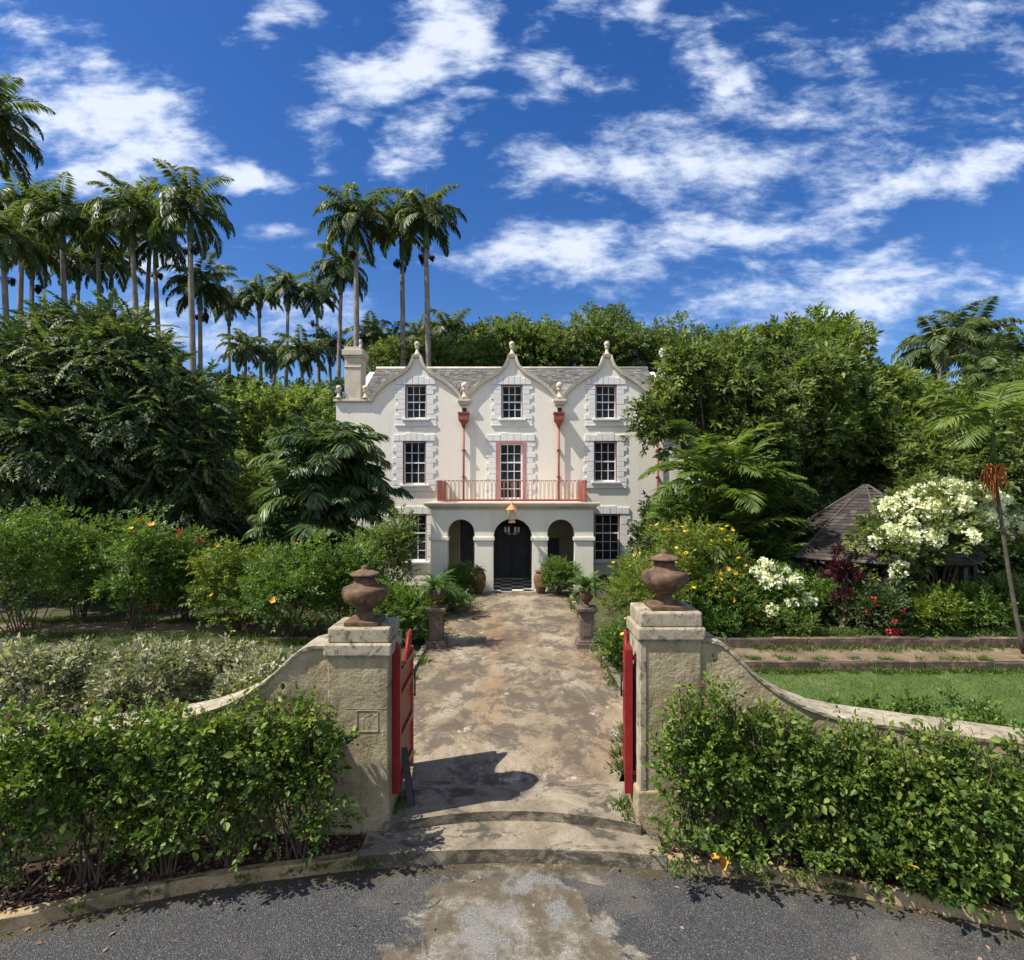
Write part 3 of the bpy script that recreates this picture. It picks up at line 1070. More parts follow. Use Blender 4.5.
# weeds in tufts along the edges
rng = np.random.default_rng(12)
spots = []
for _ in range(150):
    spots.append((rng.uniform(3.3, 16), 12.86 - abs(rng.normal(0, .06)), -.2, .07, .14))
for _ in range(70):
    spots.append((rng.uniform(3.4, 18), 14.05 - abs(rng.normal(0, .12)), .0, .08, .13))
for _ in range(50):
    spots.append((rng.uniform(3.4, 18), 13.03 + abs(rng.normal(0, .12)), .0, .06, .10))
for _ in range(160):
    yy = rng.uniform(7.7, 21.5)
    spots.append((rng.choice([-1, 1]) * (half_w(yy) + rng.normal(.03, .08)), yy, -.03, .07, .16))
for _ in range(46):
    xx = rng.choice([-1, 1]) * rng.uniform(1.5, 6.5)
    spots.append((xx, arc_curb(xx) + rng.choice([-.03, .16]), -.2, .04, .07))
for _ in range(14):
    spots.append((rng.choice([-1, 1]) * rng.uniform(1.36, 1.48), rng.uniform(6.75, 7.3), -.05, .05, .14))
for _ in range(220):
    spots.append((rng.uniform(-16, -3), rng.choice([15.35, 17.05, 14.65]) + rng.normal(0, .12), -.02, .1, .16))
for _ in range(200):
    spots.append((rng.uniform(3.4, 18), 14.5 + abs(rng.normal(0, .25)), .2, .1, .2))
Pw, Aw, Sw = [], [], []
for (x, y, z, r, h) in spots:
    m = rng.integers(18, 40)
    a = rng.normal(0, r, (m, 2))
    Pw.append(np.stack([x + a[:, 0], y + a[:, 1], np.full(m, z)], 1))
    Aw.append(np.stack([a[:, 0] / r * .5 + rng.normal(0, .3, m), a[:, 1] / r * .5 + rng.normal(0, .3, m), np.ones(m)], 1))
    Sw.append(np.stack([rng.uniform(.012, .03, m), rng.uniform(.5, 1.2, m) * h, np.full(m, h)], 1))
Pw, Aw, Sw = np.concatenate(Pw), np.concatenate(Aw), np.concatenate(Sw)
V, Q = scatter(LEAF_V, LEAF_Q, Pw, Aw, rng.normal(0, 1, (len(Pw), 3)) * [1, 1, .1], Sw)
tag(np_mesh('weeds', V, Q, M['grass'], None, np.repeat(rng.normal(.5, .25, len(Pw)), 2)), kind='stuff')
# loose stones on the gravel, dry leaves on the beds
n = 9000
P = np.stack([rng.uniform(-7, 7, n), 0 * np.ones(n), np.full(n, GR)], 1)
P[:, 1] = arc_curb(P[:, 0]) - .03 - 2.6 * rng.random(n)
k = np.abs(P[:, 0] - .1) > .75
P = P[k]
n = len(P)
ov = np.array([[1, 0, 0], [0, 1, 0], [-1, 0, 0], [0, -1, 0], [.1, .1, .8], [0, 0, -.5]], float)
oq = np.array([[0, 1, 4], [1, 2, 4], [2, 3, 4], [3, 0, 4]])
V, Q = scatter(ov, oq, P, np.stack([rng.normal(0, 1, n), rng.normal(0, 1, n), rng.normal(0, .2, n)], 1), np.tile([[0, 0, 1.0]], (n, 1)),
               rng.uniform(.004, .010, n))
tag(np_mesh('loose_gravel', V, Q, M['rock'], None, None), kind='stuff')
n = 5200
sx = np.where(rng.random(n) < .5, -1, 1)
X = sx * rng.uniform(1.7, 8.5, n)
Y = arc_curb(X) + .1 + rng.random(n) ** 1.3 * .85
Z = np.full(n, -.155) + rng.random(n) * .02
k = np.arange(n) < 130
X[k] = rng.uniform(-6.5, 6.5, 130)
Y[k] = arc_curb(X[k]) - .02 - rng.random(130) ** 2.5 * 1.6
Z[k] = GR + .006
P = np.stack([X, Y, Z], 1)
V, Q = scatter(LEAF_V, LEAF_Q, P, np.stack([rng.normal(0, 1, n), rng.normal(0, 1, n), rng.normal(0, .25, n)], 1),
               np.stack([rng.normal(0, .4, n), rng.normal(0, .4, n), np.ones(n)], 1), np.stack([rng.uniform(.02, .04, n), rng.uniform(.04, .08, n), rng.uniform(.04, .08, n)], 1))
tag(np_mesh('leaf_litter', V, Q, M['litter'], None, np.repeat(rng.random(n), 2)), kind='stuff')

# ------------------------------------------------------------------ the house
HD = 25.3
HO = (0, HD, 0)
house = thing('mansion', 'cream three-storey mansion with three curved gables and an arched porch', 'house', HO)
GP = [(0.15, 10.03), (0.17, 9.84), (0.29, 9.58), (0.62, 9.27), (1.0, 9.04), (1.38, 8.80), (1.70, 8.52), (1.92, 8.24), (2.06, 8.0)]
outer = [(-7.95, -0.3), (7.95, -0.3), (7.95, 8.0)]
coping_runs = []
for gx in (4.3, 0.0, -4.3):
    rt = [(gx + dx, z) for dx, z in GP]
    lf = [(gx - dx, z) for dx, z in GP]
    run = list(reversed(rt)) + lf
    outer += run
    coping_runs.append(run)
outer += [(-7.95, 8.0)]


def rect(cx, w, z0, z1):
    return [(cx - w / 2, z0), (cx + w / 2, z0), (cx + w / 2, z1), (cx - w / 2, z1)]


WIN = []      # cx, width, z0, z1, cols, rows, kind
for gx in (-4.34, 0.0, 4.25):
    WIN.append((gx, 0.96, 7.24, 8.78, 3, 4, 'top'))
WIN.append((-4.40, 1.04, 4.27, 6.23, 3, 4, 'mid'))
WIN.append((4.22, 1.04, 4.40, 6.23, 3, 4, 'mid'))
WIN.append((-4.44, 1.17, 0.80, 2.94, 3, 5, 'low'))
WIN.append((4.30, 1.17, 0.80, 2.94, 3, 5, 'low'))
DOOR2 = (-0.05, 1.2, 3.52, 6.23)
holes = [rect(w[0], w[1], w[2], w[3]) for w in WIN] + [rect(*DOOR2)]
ENT = (0.0, 1.5, -0.02, 2.9)
holes += [rect(ENT[0], ENT[1], 0.02, ENT[3]), rect(-2.05, .62, 0.5, 2.75)]
mb = MB()
mb.plate(outer, holes, HD, HD + 0.4)
facade = mb.build('wall', M['plaster'], house, HO)
mb = MB()
mb.box(-7.95, -7.6, HD + 0.402, HD + 9, -.3, 8.0)
mb.box(7.6, 7.95, HD + 0.402, HD + 9, -.3, 8.0)
mb.box(-7.95, 7.95, HD + 9.002, HD + 9.35, -.3, 8.0)
# end gables up to the ridge
for x0, x1 in ((-7.6, -7.25), (7.25, 7.6)):
    vs = [(x, HD + y, z) for x in (x0, x1) for y, z in ((.45, 8.002), (8.9, 8.002), (4.65, 10.35))]
    mb.add(vs, [(0, 1, 2), (5, 4, 3), (0, 3, 4, 1), (1, 4, 5, 2), (2, 5, 3, 0)])
mb.build('side_wall', M['plaster'], house, HO)
mb = MB()
mb.box(-7.55, 7.55, HD + .42, HD + 8.98, 3.3, 3.45)
mb.box(-7.55, 7.55, HD + .42, HD + 8.98, 6.6, 6.7)
mb.box(-7.55, 7.55, HD + 3.5, HD + 3.6, -.2, 3.29)
mb.build('inner_floors', M['dark_wood'], house, HO)


def shingles(facets, course, width, lift, seed):
    """facets: (eave left, eave right, ridge right, ridge left)"""
    rng = random.Random(seed)
    V, Q, T = [], [], []
    for eL, eR, rR, rL in facets:
        eL, eR, rR, rL = map(Vector, (eL, eR, rR, rL))
        nrm = (eR - eL).cross(rL - eL if (rL - eL).length > (rR - eR).length * .1 else rR - eR).normalized()
        if nrm.z < 0:
            nrm = -nrm
        slope = ((rL + rR) / 2 - (eL + eR) / 2).length
        n = max(3, int(slope / course))
        for i in range(n):
            t0, t1 = max(0, (i - .1) / n), (i + 1.05) / n
            if t1 > 1:
                t1 = 1.0
            a0, b0, a1, b1 = eL.lerp(rL, t0), eR.lerp(rR, t0), eL.lerp(rL, t1), eR.lerp(rR, t1)
            m = max(1, int((b0 - a0).length / width))
            cuts = [0] + sorted((k + rng.uniform(.3, .7) * (1 if i % 2 else .9)) / m for k in range(m - 1)) + [1]
            ct = rng.gauss(0, .10)
            for s0, s1 in zip(cuts[:-1], cuts[1:]):
                s1b = s0 + (s1 - s0) * .97
                lf = lift * rng.uniform(.6, 1.5)
                q = [a0.lerp(b0, s0) + nrm * lf, a0.lerp(b0, s1b) + nrm * lf, a1.lerp(b1, s1b) + nrm * .003, a1.lerp(b1, s0) + nrm * .003]
                lo = [a0.lerp(b0, s0) + nrm * .001, a0.lerp(b0, s1b) + nrm * .001]
                o = len(V)
                V += q + lo
                Q.append((o, o + 1, o + 2, o + 3))
                Q.append((o + 4, o + 5, o + 1, o))
                tt = rng.gauss(.5, .2) + ct
                T += [tt, tt * .6]
    return np.array([tuple(v) for v in V]), np.array(Q), np.array(T)


ez, rz, ey, ry = 7.75, 10.52, 0.42, 4.65
fac = [((-7.25, HD + ey, ez), (7.25, HD + ey, ez), (7.25, HD + ry, rz), (-7.25, HD + ry, rz)),
       ((7.25, HD + 8.95, ez), (-7.25, HD + 8.95, ez), (-7.25, HD + ry, rz), (7.25, HD + ry, rz))]
for gx in (4.3, 0.0, -4.3):       # short cross roofs behind the gables
    d = 2.8
    fac.append(((gx - 1.9, HD + .42, 7.9), (gx - 1.9, HD + d, 9.35), (gx, HD + d + .2, 9.4), (gx, HD + .42, 9.2)))
    fac.append(((gx + 1.9, HD + d, 9.35), (gx + 1.9, HD + .42, 7.9), (gx, HD + .42, 9.2), (gx, HD + d + .2, 9.4)))
V, Q, T = shingles(fac, .17, .24, .022, 4)
V = V - np.array(HO)
roof = np_mesh('roof', V, Q, M['slate'], house, T)
mb = MB()
mb.box(-7.2, 7.2, HD + .5, HD + 8.9, 7.4, 7.65)
mb.tube([(-7.25, HD + ry, rz + .02), (7.25, HD + ry, rz + .02)], .09, 8)
mb.build('ridge', M['coping'], roof, HO)

# copings on the gables and valleys
for run in coping_runs:
    mb = MB()
    n = len(run)
    vs = []
    for i, (x, z) in enumerate(run):
        a, b = Vector(run[max(i - 1, 0)]), Vector(run[min(i + 1, n - 1)])
        t = (b - a).normalized()
        nx, nz = t.y, -t.x
        if nz < 0:
            nx, nz = -nx, -nz
        if abs(t.y) > .98:
            nz = max(nz, .05)
        for (off, y) in ((-.03, HD - .13), (.10, HD - .15), (.10, HD + .46), (-.03, HD + .44)):
            vs.append((x + nx * off, y, z + nz * off))
    fs = []
    for i in range(n - 1):
        for k in range(4):
            k2 = (k + 1) % 4
            fs.append((i * 4 + k, i * 4 + k2, (i + 1) * 4 + k2, (i + 1) * 4 + k))
    fs += [(0, 1, 2, 3), tuple((n - 1) * 4 + k for k in range(4))]
    mb.add(vs, fs)
    mb.build('gable_coping', M['coping'], house, HO)
for x0, x1 in ((-8.05, -6.3), (6.3, 8.05)):
    mb = MB()
    mb.box(x0, x1, HD - .12, HD + .5, 8.002, 8.11)
    mb.build('parapet_coping', M['coping'], house, HO, bevel=.015)
for x in (-2.15, 2.15):
    mb = MB()
    mb.box(x - .24, x + .24, HD - .16, HD + .5, 7.86, 7.98)
    mb.box(x - .3, x + .3, HD - .2, HD + .5, 7.98, 8.1)
    mb.build('valley_block', M['coping'], house, HO, bevel=.02)
    mb = MB()
    mb.box(x - .09, x + .09, HD - .1, HD - .004, 7.5, 7.72)
    mb.build('water_spout', M['black_iron'], house, HO)
FIN = [(.15, 0), (.15, .06), (.20, .06), (.20, .12), (.13, .16), (.085, .32), (.075, .42), (.12, .46), (.14, .5), (.09, .53), (.15, .60), (.17, .68), (.15, .77), (.09, .83), (.02, .86)]


def finial(x, y, z, s, parent):
    mb = MB()
    mb.lathe([(r * s, h * s) for r, h in FIN], (x, y, z), 14)
    mb.build('finial', M['coping'], parent, HO)


for gx in (4.3, 0.0, -4.3):
    finial(gx, HD + .1, 10.1, .78, house)
for x in (-2.15, 2.15):
    finial(x, HD + .05, 8.1, .95, house)
for x in (-7.82, -6.62, 6.62, 7.82):
    finial(x, HD - .02, 8.11, .75, house)
for sx in (-1, 1):
    mb = MB()
    x = sx * 7.2
    dz = 0 if sx < 0 else -1.1
    mb.box(x - .37, x + .37, HD + .02, HD + .9, 8.11, 10.0 + dz)
    mb.box(x - .40, x + .40, HD - .01, HD + .93, 9.55 + dz, 9.62 + dz)
    mb.box(x - .41, x + .41, HD - .02, HD + .94, 10.0 + dz, 10.1 + dz)
    mb.box(x - .47, x + .47, HD - .08, HD + 1.0, 10.1 + dz, 10.36 + dz)
    mb.box(x - .38, x + .38, HD, HD + .92, 10.36 + dz, 10.5 + dz)
    ch = mb.build('chimney', M['coping'], house, HO, bevel=.02)
    finial(x + .3 * (1 if sx < 0 else -1), HD + .2, 10.5 + dz, .45 if sx < 0 else 1.3, ch)


def window(cx, w, z0, z1, cols, rows, kind):
    y = HD + .13
    mb = MB()
    fw = .075
    mb.box(cx - w / 2, cx - w / 2 + fw, y, y + .1, z0, z1)
    mb.box(cx + w / 2 - fw, cx + w / 2, y, y + .1, z0, z1)
    mb.box(cx - w / 2 + fw, cx + w / 2 - fw, y, y + .1, z1 - fw, z1)
    mb.box(cx - w / 2 + fw, cx + w / 2 - fw, y, y + .1, z0, z0 + fw)
    x0, x1, a, b = cx - w / 2 + fw, cx + w / 2 - fw, z0 + fw, z1 - fw
    meet = rows // 2 if kind != 'low' else 3
    for i in range(1, cols):
        x = x0 + (x1 - x0) * i / cols
        mb.box(x - .014, x + .014, y + .025, y + .07, a, b)
    for j in range(1, rows):
        z = a + (b - a) * j / rows
        h = .03 if j == meet else .014
        mb.box(x0, x1, y + (.012 if j == meet else .022), y + .075, z - h, z + h)
    win = mb.build('window', M['white_paint'], house, HO)
    mb = MB()
    mb.box(x0, x1, y + .05, y + .058, a, b)
    mb.build('pane', M['glass'], win, HO)
    mb = MB()
    mb.box(cx - w / 2 + .002, cx - w / 2 + .035, HD - .015, y - .002, z0, z1 - .035)
    mb.box(cx + w / 2 - .035, cx + w / 2 - .002, HD - .015, y - .002, z0, z1 - .035)
    mb.box(cx - w / 2 + .002, cx + w / 2 - .002, HD - .015, y - .002, z1 - .035, z1 - .002)
    mb.build('casing', M['casing'], win, HO)
    mb = MB()
    sw = w / 2 + .04
    mb.box(cx - sw - .1, cx + sw + .1, HD - .13, HD + .12, z0 - .09, z0 - .002)
    mb.build('sill', M['white_stone'], win, HO, bevel=.01)
    surround(cx, w, z0 - .02, z1, win, HD, kind)


def surround(cx, w, z0, z1, parent, y, kind):
    mb = MB()
    bh = .24
    n = max(3, int(round((z1 - z0 + .02) / bh)))
    rng = random.Random(int(cx * 10 + z0 * 100))
    for sx in (-1, 1):
        for i in range(n):
            a = z0 + (z1 - z0) * i / n
            b = z0 + (z1 - z0) * (i + 1) / n - .007
            ww = .46 if i % 2 == 0 else .33
            xa, xb = cx + sx * (w / 2 + .002), cx + sx * (w / 2 + ww + rng.uniform(-.015, .015))
            mb.box(min(xa, xb), max(xa, xb), y - .03 - rng.uniform(0, .01), y - .001, a, b)
    # stepped head of voussoirs
    k = 7
    tot = w + .84
    for i in range(k):
        xa = cx - tot / 2 + tot * i / k
        h = .30 + (.06 if i in (2, 3, 4) else 0) + rng.uniform(-.015, .015)
        mb.box(xa, xa + tot / k - .014, y - .05 - rng.uniform(0, .012), y - .001, z1 + .003, z1 + h)
    if kind == 'top':
        mb.box(cx - w / 2 - .47, cx + w / 2 + .47, y - .06, y - .001, z0 - .32, z0 - .24)
        mb.box(cx - w / 2 - .43, cx + w / 2 + .43, y - .035, y - .001, z0 - .24, z0 - .075)
    if kind == 'mid':
        mb.box(cx - w / 2 - .43, cx + w / 2 + .43, y - .06, y - .001, z0 - .28, z0 - .075)
    mb.build('surround', M['white_stone'], parent, HO, bevel=.012)


for w in WIN:
    window(*w)
# pink framed glazed door onto the balcony
cx, w, z0, z1 = DOOR2
mb = MB()
y = HD + .06
mb.box(cx - w / 2 - .07, cx - w / 2 + .07, HD - .06, y + .1, z0, z1 + .0)
mb.box(cx + w / 2 - .07, cx + w / 2 + .07, HD - .06, y + .1, z0, z1 + .0)
mb.box(cx - w / 2 + .07, cx + w / 2 - .07, HD - .06, y + .1, z1 - .09, z1)
gd = mb.build('balcony_door', mat_mottled('pink_door_frame', (.38, .15, .14), (.46, .20, .18), (.52, .26, .23), 3, .5, .1, .004, 20), house, HO)
mb = MB()
x0, x1, a, b = cx - w / 2 + .072, cx + w / 2 - .072, z0, z1 - .092
mb.box(x0, x0 + .08, y, y + .08, a, b)
mb.box(x1 - .08, x1, y, y + .08, a, b)
mb.box(x0 + .08, x1 - .08, y, y + .08, b - .08, b)
mb.box(x0 + .08, x1 - .08, y, y + .08, a, a + .16)
for i in (1, 2):
    x = x0 + .08 + (x1 - x0 - .16) * i / 3
    mb.box(x - .016, x + .016, y + .02, y + .06, a, b)
for j in range(1, 6):
    z = a + .16 + (b - a - .24) * j / 6
    h = .03 if j == 4 else .016
    mb.box(x0 + .08, x1 - .08, y + .015, y + .065, z - h, z + h)
mb.build('sash', M['white_paint'], gd, HO)
mb = MB()
mb.box(x0 + .08, x1 - .08, y + .045, y + .055, a + .16, b - .08)
mb.build('pane', M['glass'], gd, HO)
surround(cx, w + .14, z0, z1, gd, HD, 'door')
# hopper heads and red downpipes
for x, zb in ((-2.17, 3.53), (2.10, 3.53), (6.55, .1)):
    mb = MB()
    mb.tube([(x, HD - .14, zb), (x, HD - .14, 7.0)], .045, 10)
    for z in (4.6, 5.8):
        mb.box(x - .085, x + .085, HD - .21, HD - .002, z, z + .04)
    dp = mb.build('downpipe', M['red_paint'], house, HO)
    mb = MB()
    vs = []
    for (hw, y0, y1, z) in ((.07, -.21, -.07, 6.85), (.11, -.25, -.03, 7.0), (.22, -.40, -.002, 7.14), (.22, -.40, -.002, 7.42), (.25, -.43, -.002, 7.43), (.25, -.43, -.002, 7.49)):
        vs += [(x - hw, HD + y0, z), (x + hw, HD + y0, z), (x + hw, HD + y1, z), (x - hw, HD + y1, z)]
    fs = [(i * 4 + k, i * 4 + (k + 1) % 4, i * 4 + 4 + (k + 1) % 4, i * 4 + 4 + k) for i in range(5) for k in range(4)] + [(0, 3, 2, 1), (20, 21, 22, 23)]
    mb.add(vs, fs)
    mb.build('hopper', M['red_paint'], dp, HO)
mb = MB()
rr = random.Random(8)
for i in range(5):
    mb.box(7.0 - (.25 if i % 2 else 0), 7.97, HD - .05, HD - .002, 6.2 + i * .36, 6.2 + i * .36 + .34)
mb.build('corner_quoins', M['pale_stone'], house, HO, bevel=.012)

# porch
PD = 22.3
por = []


def arch(cx, hw, spring, n=10):
    return [(cx - hw, 0.0)] + [(cx - hw * math.cos(PI * i / n), spring + hw * math.sin(PI * i / n)) for i in range(n + 1)] + [(cx + hw, 0.0)]


ptop = 3.24
outl = [(-3.24, 0.0)]
for acx, hw, sp in ((-2.03, .54, 2.30), (0.03, .775, 2.10), (1.95, .54, 2.30)):
    outl += arch(acx, hw, sp)
outl += [(3.24, 0.0), (3.24, ptop), (-3.24, ptop)]
mb = MB()
mb.plate(outl, [], PD, PD + .42)
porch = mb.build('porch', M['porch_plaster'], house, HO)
mb = MB()
for sx in (-1, 1):
    a, b = (3.24, 2.84) if sx > 0 else (-3.24, -2.84)
    # side wall with an arch, built as a plate and turned
    pl = [(PD + .422, 0)] + [(PD + 1.6 - .62 * math.cos(PI * i / 8), 2.15 + .62 * math.sin(PI * i / 8)) for i in range(9)]
    pl = [(PD + .422, 0), (PD + .98, 0)] + [(PD + 1.6 - .62 * math.cos(PI * i / 8), 2.15 + .62 * math.sin(PI * i / 8)) for i in range(9)] + [(PD + 2.22, 0), (HD - .003, 0), (HD - .003, ptop), (PD + .422, ptop)]
    tmp = MB()
    tmp.plate(pl, [], min(a, b), max(a, b))
    mb = MB()
    mb.add([(y, x, z) for x, y, z in tmp.v], tmp.f)
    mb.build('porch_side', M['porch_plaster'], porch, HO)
mb = MB()
mb.box(-3.22, 3.22, PD + .02, HD - .003, ptop + .003, 3.40)
mb.build('porch_ceiling', M['porch_plaster'], porch, HO)
mb = MB()
for (o, z0, z1) in ((.06, 3.245, 3.31), (.13, 3.31, 3.36), (.22, 3.36, 3.44), (.26, 3.44, 3.52)):
    mb.box(-3.24 - o, 3.24 + o, PD - o, PD + .2, z0, z1 - .001)
    for sx in (-1, 1):
        xa, xb = sx * 3.0, sx * (3.24 + o)
        mb.box(min(xa, xb), max(xa, xb), PD + .201, HD - .003, z0, z1 - .001)
mb.box(-2.99, 2.99, PD + .202, HD - .003, 3.405, 3.51)
mb.build('cornice', M['coping'], porch, HO, bevel=.012)
mb = MB()
for x0, x1 in ((-3.28, -2.55), (-1.51, -.725), (.785, 1.43), (2.47, 3.28)):
    mb = MB()
    mb.box(x0 - .03, x1 + .03, PD - .06, PD + .46, 2.0, 2.14)
    mb.build('impost_band', M['porch_plaster'], porch, HO, bevel=.012)
mb = MB()
mb.box(-3.3, 3.3, PD - .25, HD - .01, -.12, .012)
mb.build('porch_floor', M['tiles'], porch, HO)
# entrance door, side opening and plaque inside the porch
cx, w, z0, z1 = ENT
mb = MB()
mb.box(cx - w / 2 - .09, cx - w / 2, HD - .03, HD + .3, .02, z1 + .09)
mb.box(cx + w / 2, cx + w / 2 + .09, HD - .03, HD + .3, .02, z1 + .09)
mb.box(cx - w / 2, cx + w / 2, HD - .03, HD + .3, z1, z1 + .09)
ed = mb.build('entrance_door', M['dark_wood'], house, HO)
mb = MB()
for x0, x1 in ((-.745, -.02), (.0, .745)):
    mb.box(cx + x0, cx + x1, HD + .1, HD + .16, .03, 2.35)
    for a, b in ((.15, .75), (.9, 1.55), (1.7, 2.22)):
        mb.box(cx + x0 + .1, cx + x1 - .1, HD + .075, HD + .098, a, b)
mb.build('door_leaf', M['dark_wood'], ed, HO)
mb = MB()
mb.box(cx - .745, cx + .745, HD + .12, HD + .13, 2.36, 2.89)
mb.build('fanlight', M['glass'], ed, HO)
mb = MB()
mb.box(-2.36, -1.74, HD + .1, HD + .2, .5, 2.75)
mb.build('shutter', M['dark_wood'], house, HO)
mb = MB()
mb.box(1.62, 2.12, HD - .05, HD - .002, 1.15, 1.85)
mb.box(1.58, 2.16, HD - .03, HD - .002, 1.10, 1.15)
mb.build('plaque', M['black_iron'], house, HO)

mb = MB()  # panel over the house wall, its colour darkened for the shade inside the porch
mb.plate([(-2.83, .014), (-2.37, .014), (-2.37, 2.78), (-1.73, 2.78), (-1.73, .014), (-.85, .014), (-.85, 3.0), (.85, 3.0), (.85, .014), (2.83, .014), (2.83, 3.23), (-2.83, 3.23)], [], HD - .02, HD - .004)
mb.build('porch_back_shade_panel', mat_mottled('shade_darkened_plaster', (.20, .18, .11), (.26, .23, .15), (.30, .27, .19), 1.2, .9, .15, .008, 14), porch, HO)
# balcony railing
rail = MB()
rail.box(-2.98, 2.98, PD + .12, PD + .17, 3.56, 3.64)
for x in (-2.98, 2.94):
    rail.box(x, x + .04, PD + .12, PD + .16, 3.64, 4.40)
brl = rail.build('balcony_railing', M['red_paint'], house, HO)
for sx in (-1, 1):
    mb = MB()
    x = sx * 2.98
    mb.box(x - .03, x + .03, PD + .17, HD - .01, 3.56, 3.64)
    mb.box(x - .03, x + .03, PD + .17, HD - .01, 4.34, 4.40)
    for k in range(16):
        yy = PD + .2 + k * .175
        mb.box(x - .02, x + .02, yy, yy + .12, 3.64, 4.34)
    mb.build('side_rail', M['red_paint'], brl, HO)
nb = 36
step = 5.86 / nb
for k in range(nb):
    x = -2.93 + step * (k + .5)
    mb = MB()
    hw = step * .36
    pts = [(x - hw, PD + .145, 3.64), (x - hw, PD + .145, 4.28)] + [(x - hw * math.cos(PI * i / 6), PD + .145, 4.28 + .1 * math.sin(PI * i / 6)) for i in range(1, 6)] + [(x + hw, PD + .145, 4.28), (x + hw, PD + .145, 3.64)]
    mb.tube(pts, .011, 4)
    mb.build('baluster', M['salmon_iron'], brl, HO)
mb = MB()
mb.box(-2.93, 2.93, PD + .13, PD + .16, 4.385, 4.405)
mb.build('top_rail', M['salmon_iron'], brl, HO)

# copper lantern on a bracket at the front of the porch, chandelier inside
lx, ly = 0.0, PD - .55
lan = thing('hanging_lantern', 'copper hanging lantern on an iron bracket above the middle porch arch', 'lantern', (lx, ly, 2.74))
lan.scale = (.86, .86, .82)
mb = MB()
mb.lathe([(.29, 0), (.27, .03), (.12, .2), (.05, .27), (.05, .31), (.015, .36)], (0, 0, .6), 4)
mb.build('lantern_roof', M['copper'], lan)
mb = MB()
for sx in (-1, 1):
    for sy in (-1, 1):
        mb.tube([(sx * .13, sy * .13, .04), (sx * .16, sy * .16, .6)], .014, 5)
mb.box(-.15, .15, -.15, .15, 0, .04)
mb.build('lantern_frame', M['copper'], lan)
gm, nt, b = newmat('lantern_glass')
b.inputs['Base Color'].default_value = (.75, .62, .55, 1)
b.inputs['Roughness'].default_value = .1
b.inputs['Transmission Weight'].default_value = .8
mb = MB()
mb.box(-.125, .125, -.125, .125, .045, .59)
mb.build('lantern_glass', gm, lan)
mb = MB()
mb.tube([(0, 0, .95), (0, 0, 1.02), (0, .12, 1.06), (0, .33, 1.02)], .014, 6)
mb.build('bracket', M['black_iron'], lan)
chd = thing('chandelier', 'small branched glass chandelier hanging inside the middle porch arch', 'chandelier', (0.0, PD + 1.6, 2.15))
mb = MB()
mb.tube([(0, 0, .2), (0, 0, 1.07)], .01, 5)
mb.lathe([(.02, -.1), (.07, -.04), (.04, .05), (.06, .12), (.02, .2)], (0, 0, 0), 10)
mb.build('stem', M['black_iron'], chd)
for k in range(6):
    a = k * PI / 3
    mb = MB()
    mb.tube([(0, 0, .05), (.16 * math.cos(a), .16 * math.sin(a), -.03), (.28 * math.cos(a), .28 * math.sin(a), .06)], .01, 5)
    mb.lathe([(.025, .06), (.05, .12), (.045, .26), (.03, .3)], (.28 * math.cos(a), .28 * math.sin(a), 0), 8)
    mb.build('lamp_arm', M['white_paint'], chd)

# ------------------------------------------------------------------ gate: pillars, walls, urns, leaves
PF = 6.70
WALLP0 = [(2.15, 2.10), (2.32, 2.11), (2.5, 2.08), (2.62, 1.99), (2.78, 1.83), (2.95, 1.68), (3.15, 1.54), (3.4, 1.42), (3.7, 1.33), (4.1, 1.27), (4.7, 1.23), (5.5, 1.20), (6.5, 1.18), (8.0, 1.16), (9.5, 1.15)]


def wall_y(ax):
    return PF + .03 - 0.045 * max(0, ax - 1.9) ** 2


def wing_wall(sx, label):
    WALLP = [(a, b + (.09 * max(0, 1 - (a - 2.15) / 1.6) if sx > 0 else 0)) for a, b in WALLP0]
    rngw = random.Random(20 + sx)
    mb, mc = MB(), MB()
    fine = []
    for (a, za), (b, zb) in zip(WALLP[:-1], WALLP[1:]):
        k = 4
        for i in range(k):
            t = i / k
            fine.append((a + (b - a) * t, za + (zb - za) * t))
    fine.append(WALLP[-1])
    # smooth the profile a little
    z = np.array([p[1] for p in fine])
    for _ in range(3):
        z[1:-1] = .25 * z[:-2] + .5 * z[1:-1] + .25 * z[2:]
    vs, vc = [], []
    T = .46
    zs = np.linspace(0, 1, 7)
    for (ax, _), zt in zip(fine, z):
        y = wall_y(ax)
        for s in zs:
            vs.append((sx * ax, y + .007 * math.sin(ax * 5 + s * 3) + .005 * math.sin(ax * 11 + s * 7), -.2 + (zt - .05 + .2) * s))
        vs.append((sx * ax, y + T, zt - .05))
        vs.append((sx * ax, y + T, -.3))
        j = rngw.uniform(-.006, .006)
        for (dy, dz) in ((-.025, -.05), (-.03, -.012 + j), (-.015, j), (T + .02, j), (T + .03, -.05)):
            vc.append((sx * ax, y + dy + rngw.uniform(-.005, .005), zt + dz))
    n = len(fine)
    k = len(zs) + 2
    mb.add(vs, [(i * k + q, (i + 1) * k + q, (i + 1) * k + q + 1, i * k + q + 1) for i in range(n - 1) for q in range(k - 1)])
    k = 5
    mc.add(vc, [(i * k + q, (i + 1) * k + q, (i + 1) * k + (q + 1) % k, i * k + (q + 1) % k) for i in range(n - 1) for q in range(k)])
    o = mb.build('garden_wall', M['pillar'])
    tag(o, label, 'wall')
    mc.build('coping', M['pillar_cap'], o)


wing_wall(-1, 'plastered garden wall sweeping down from the pillar with the chiselled panel')
wing_wall(1, 'plastered garden wall sweeping down beside the lawn')


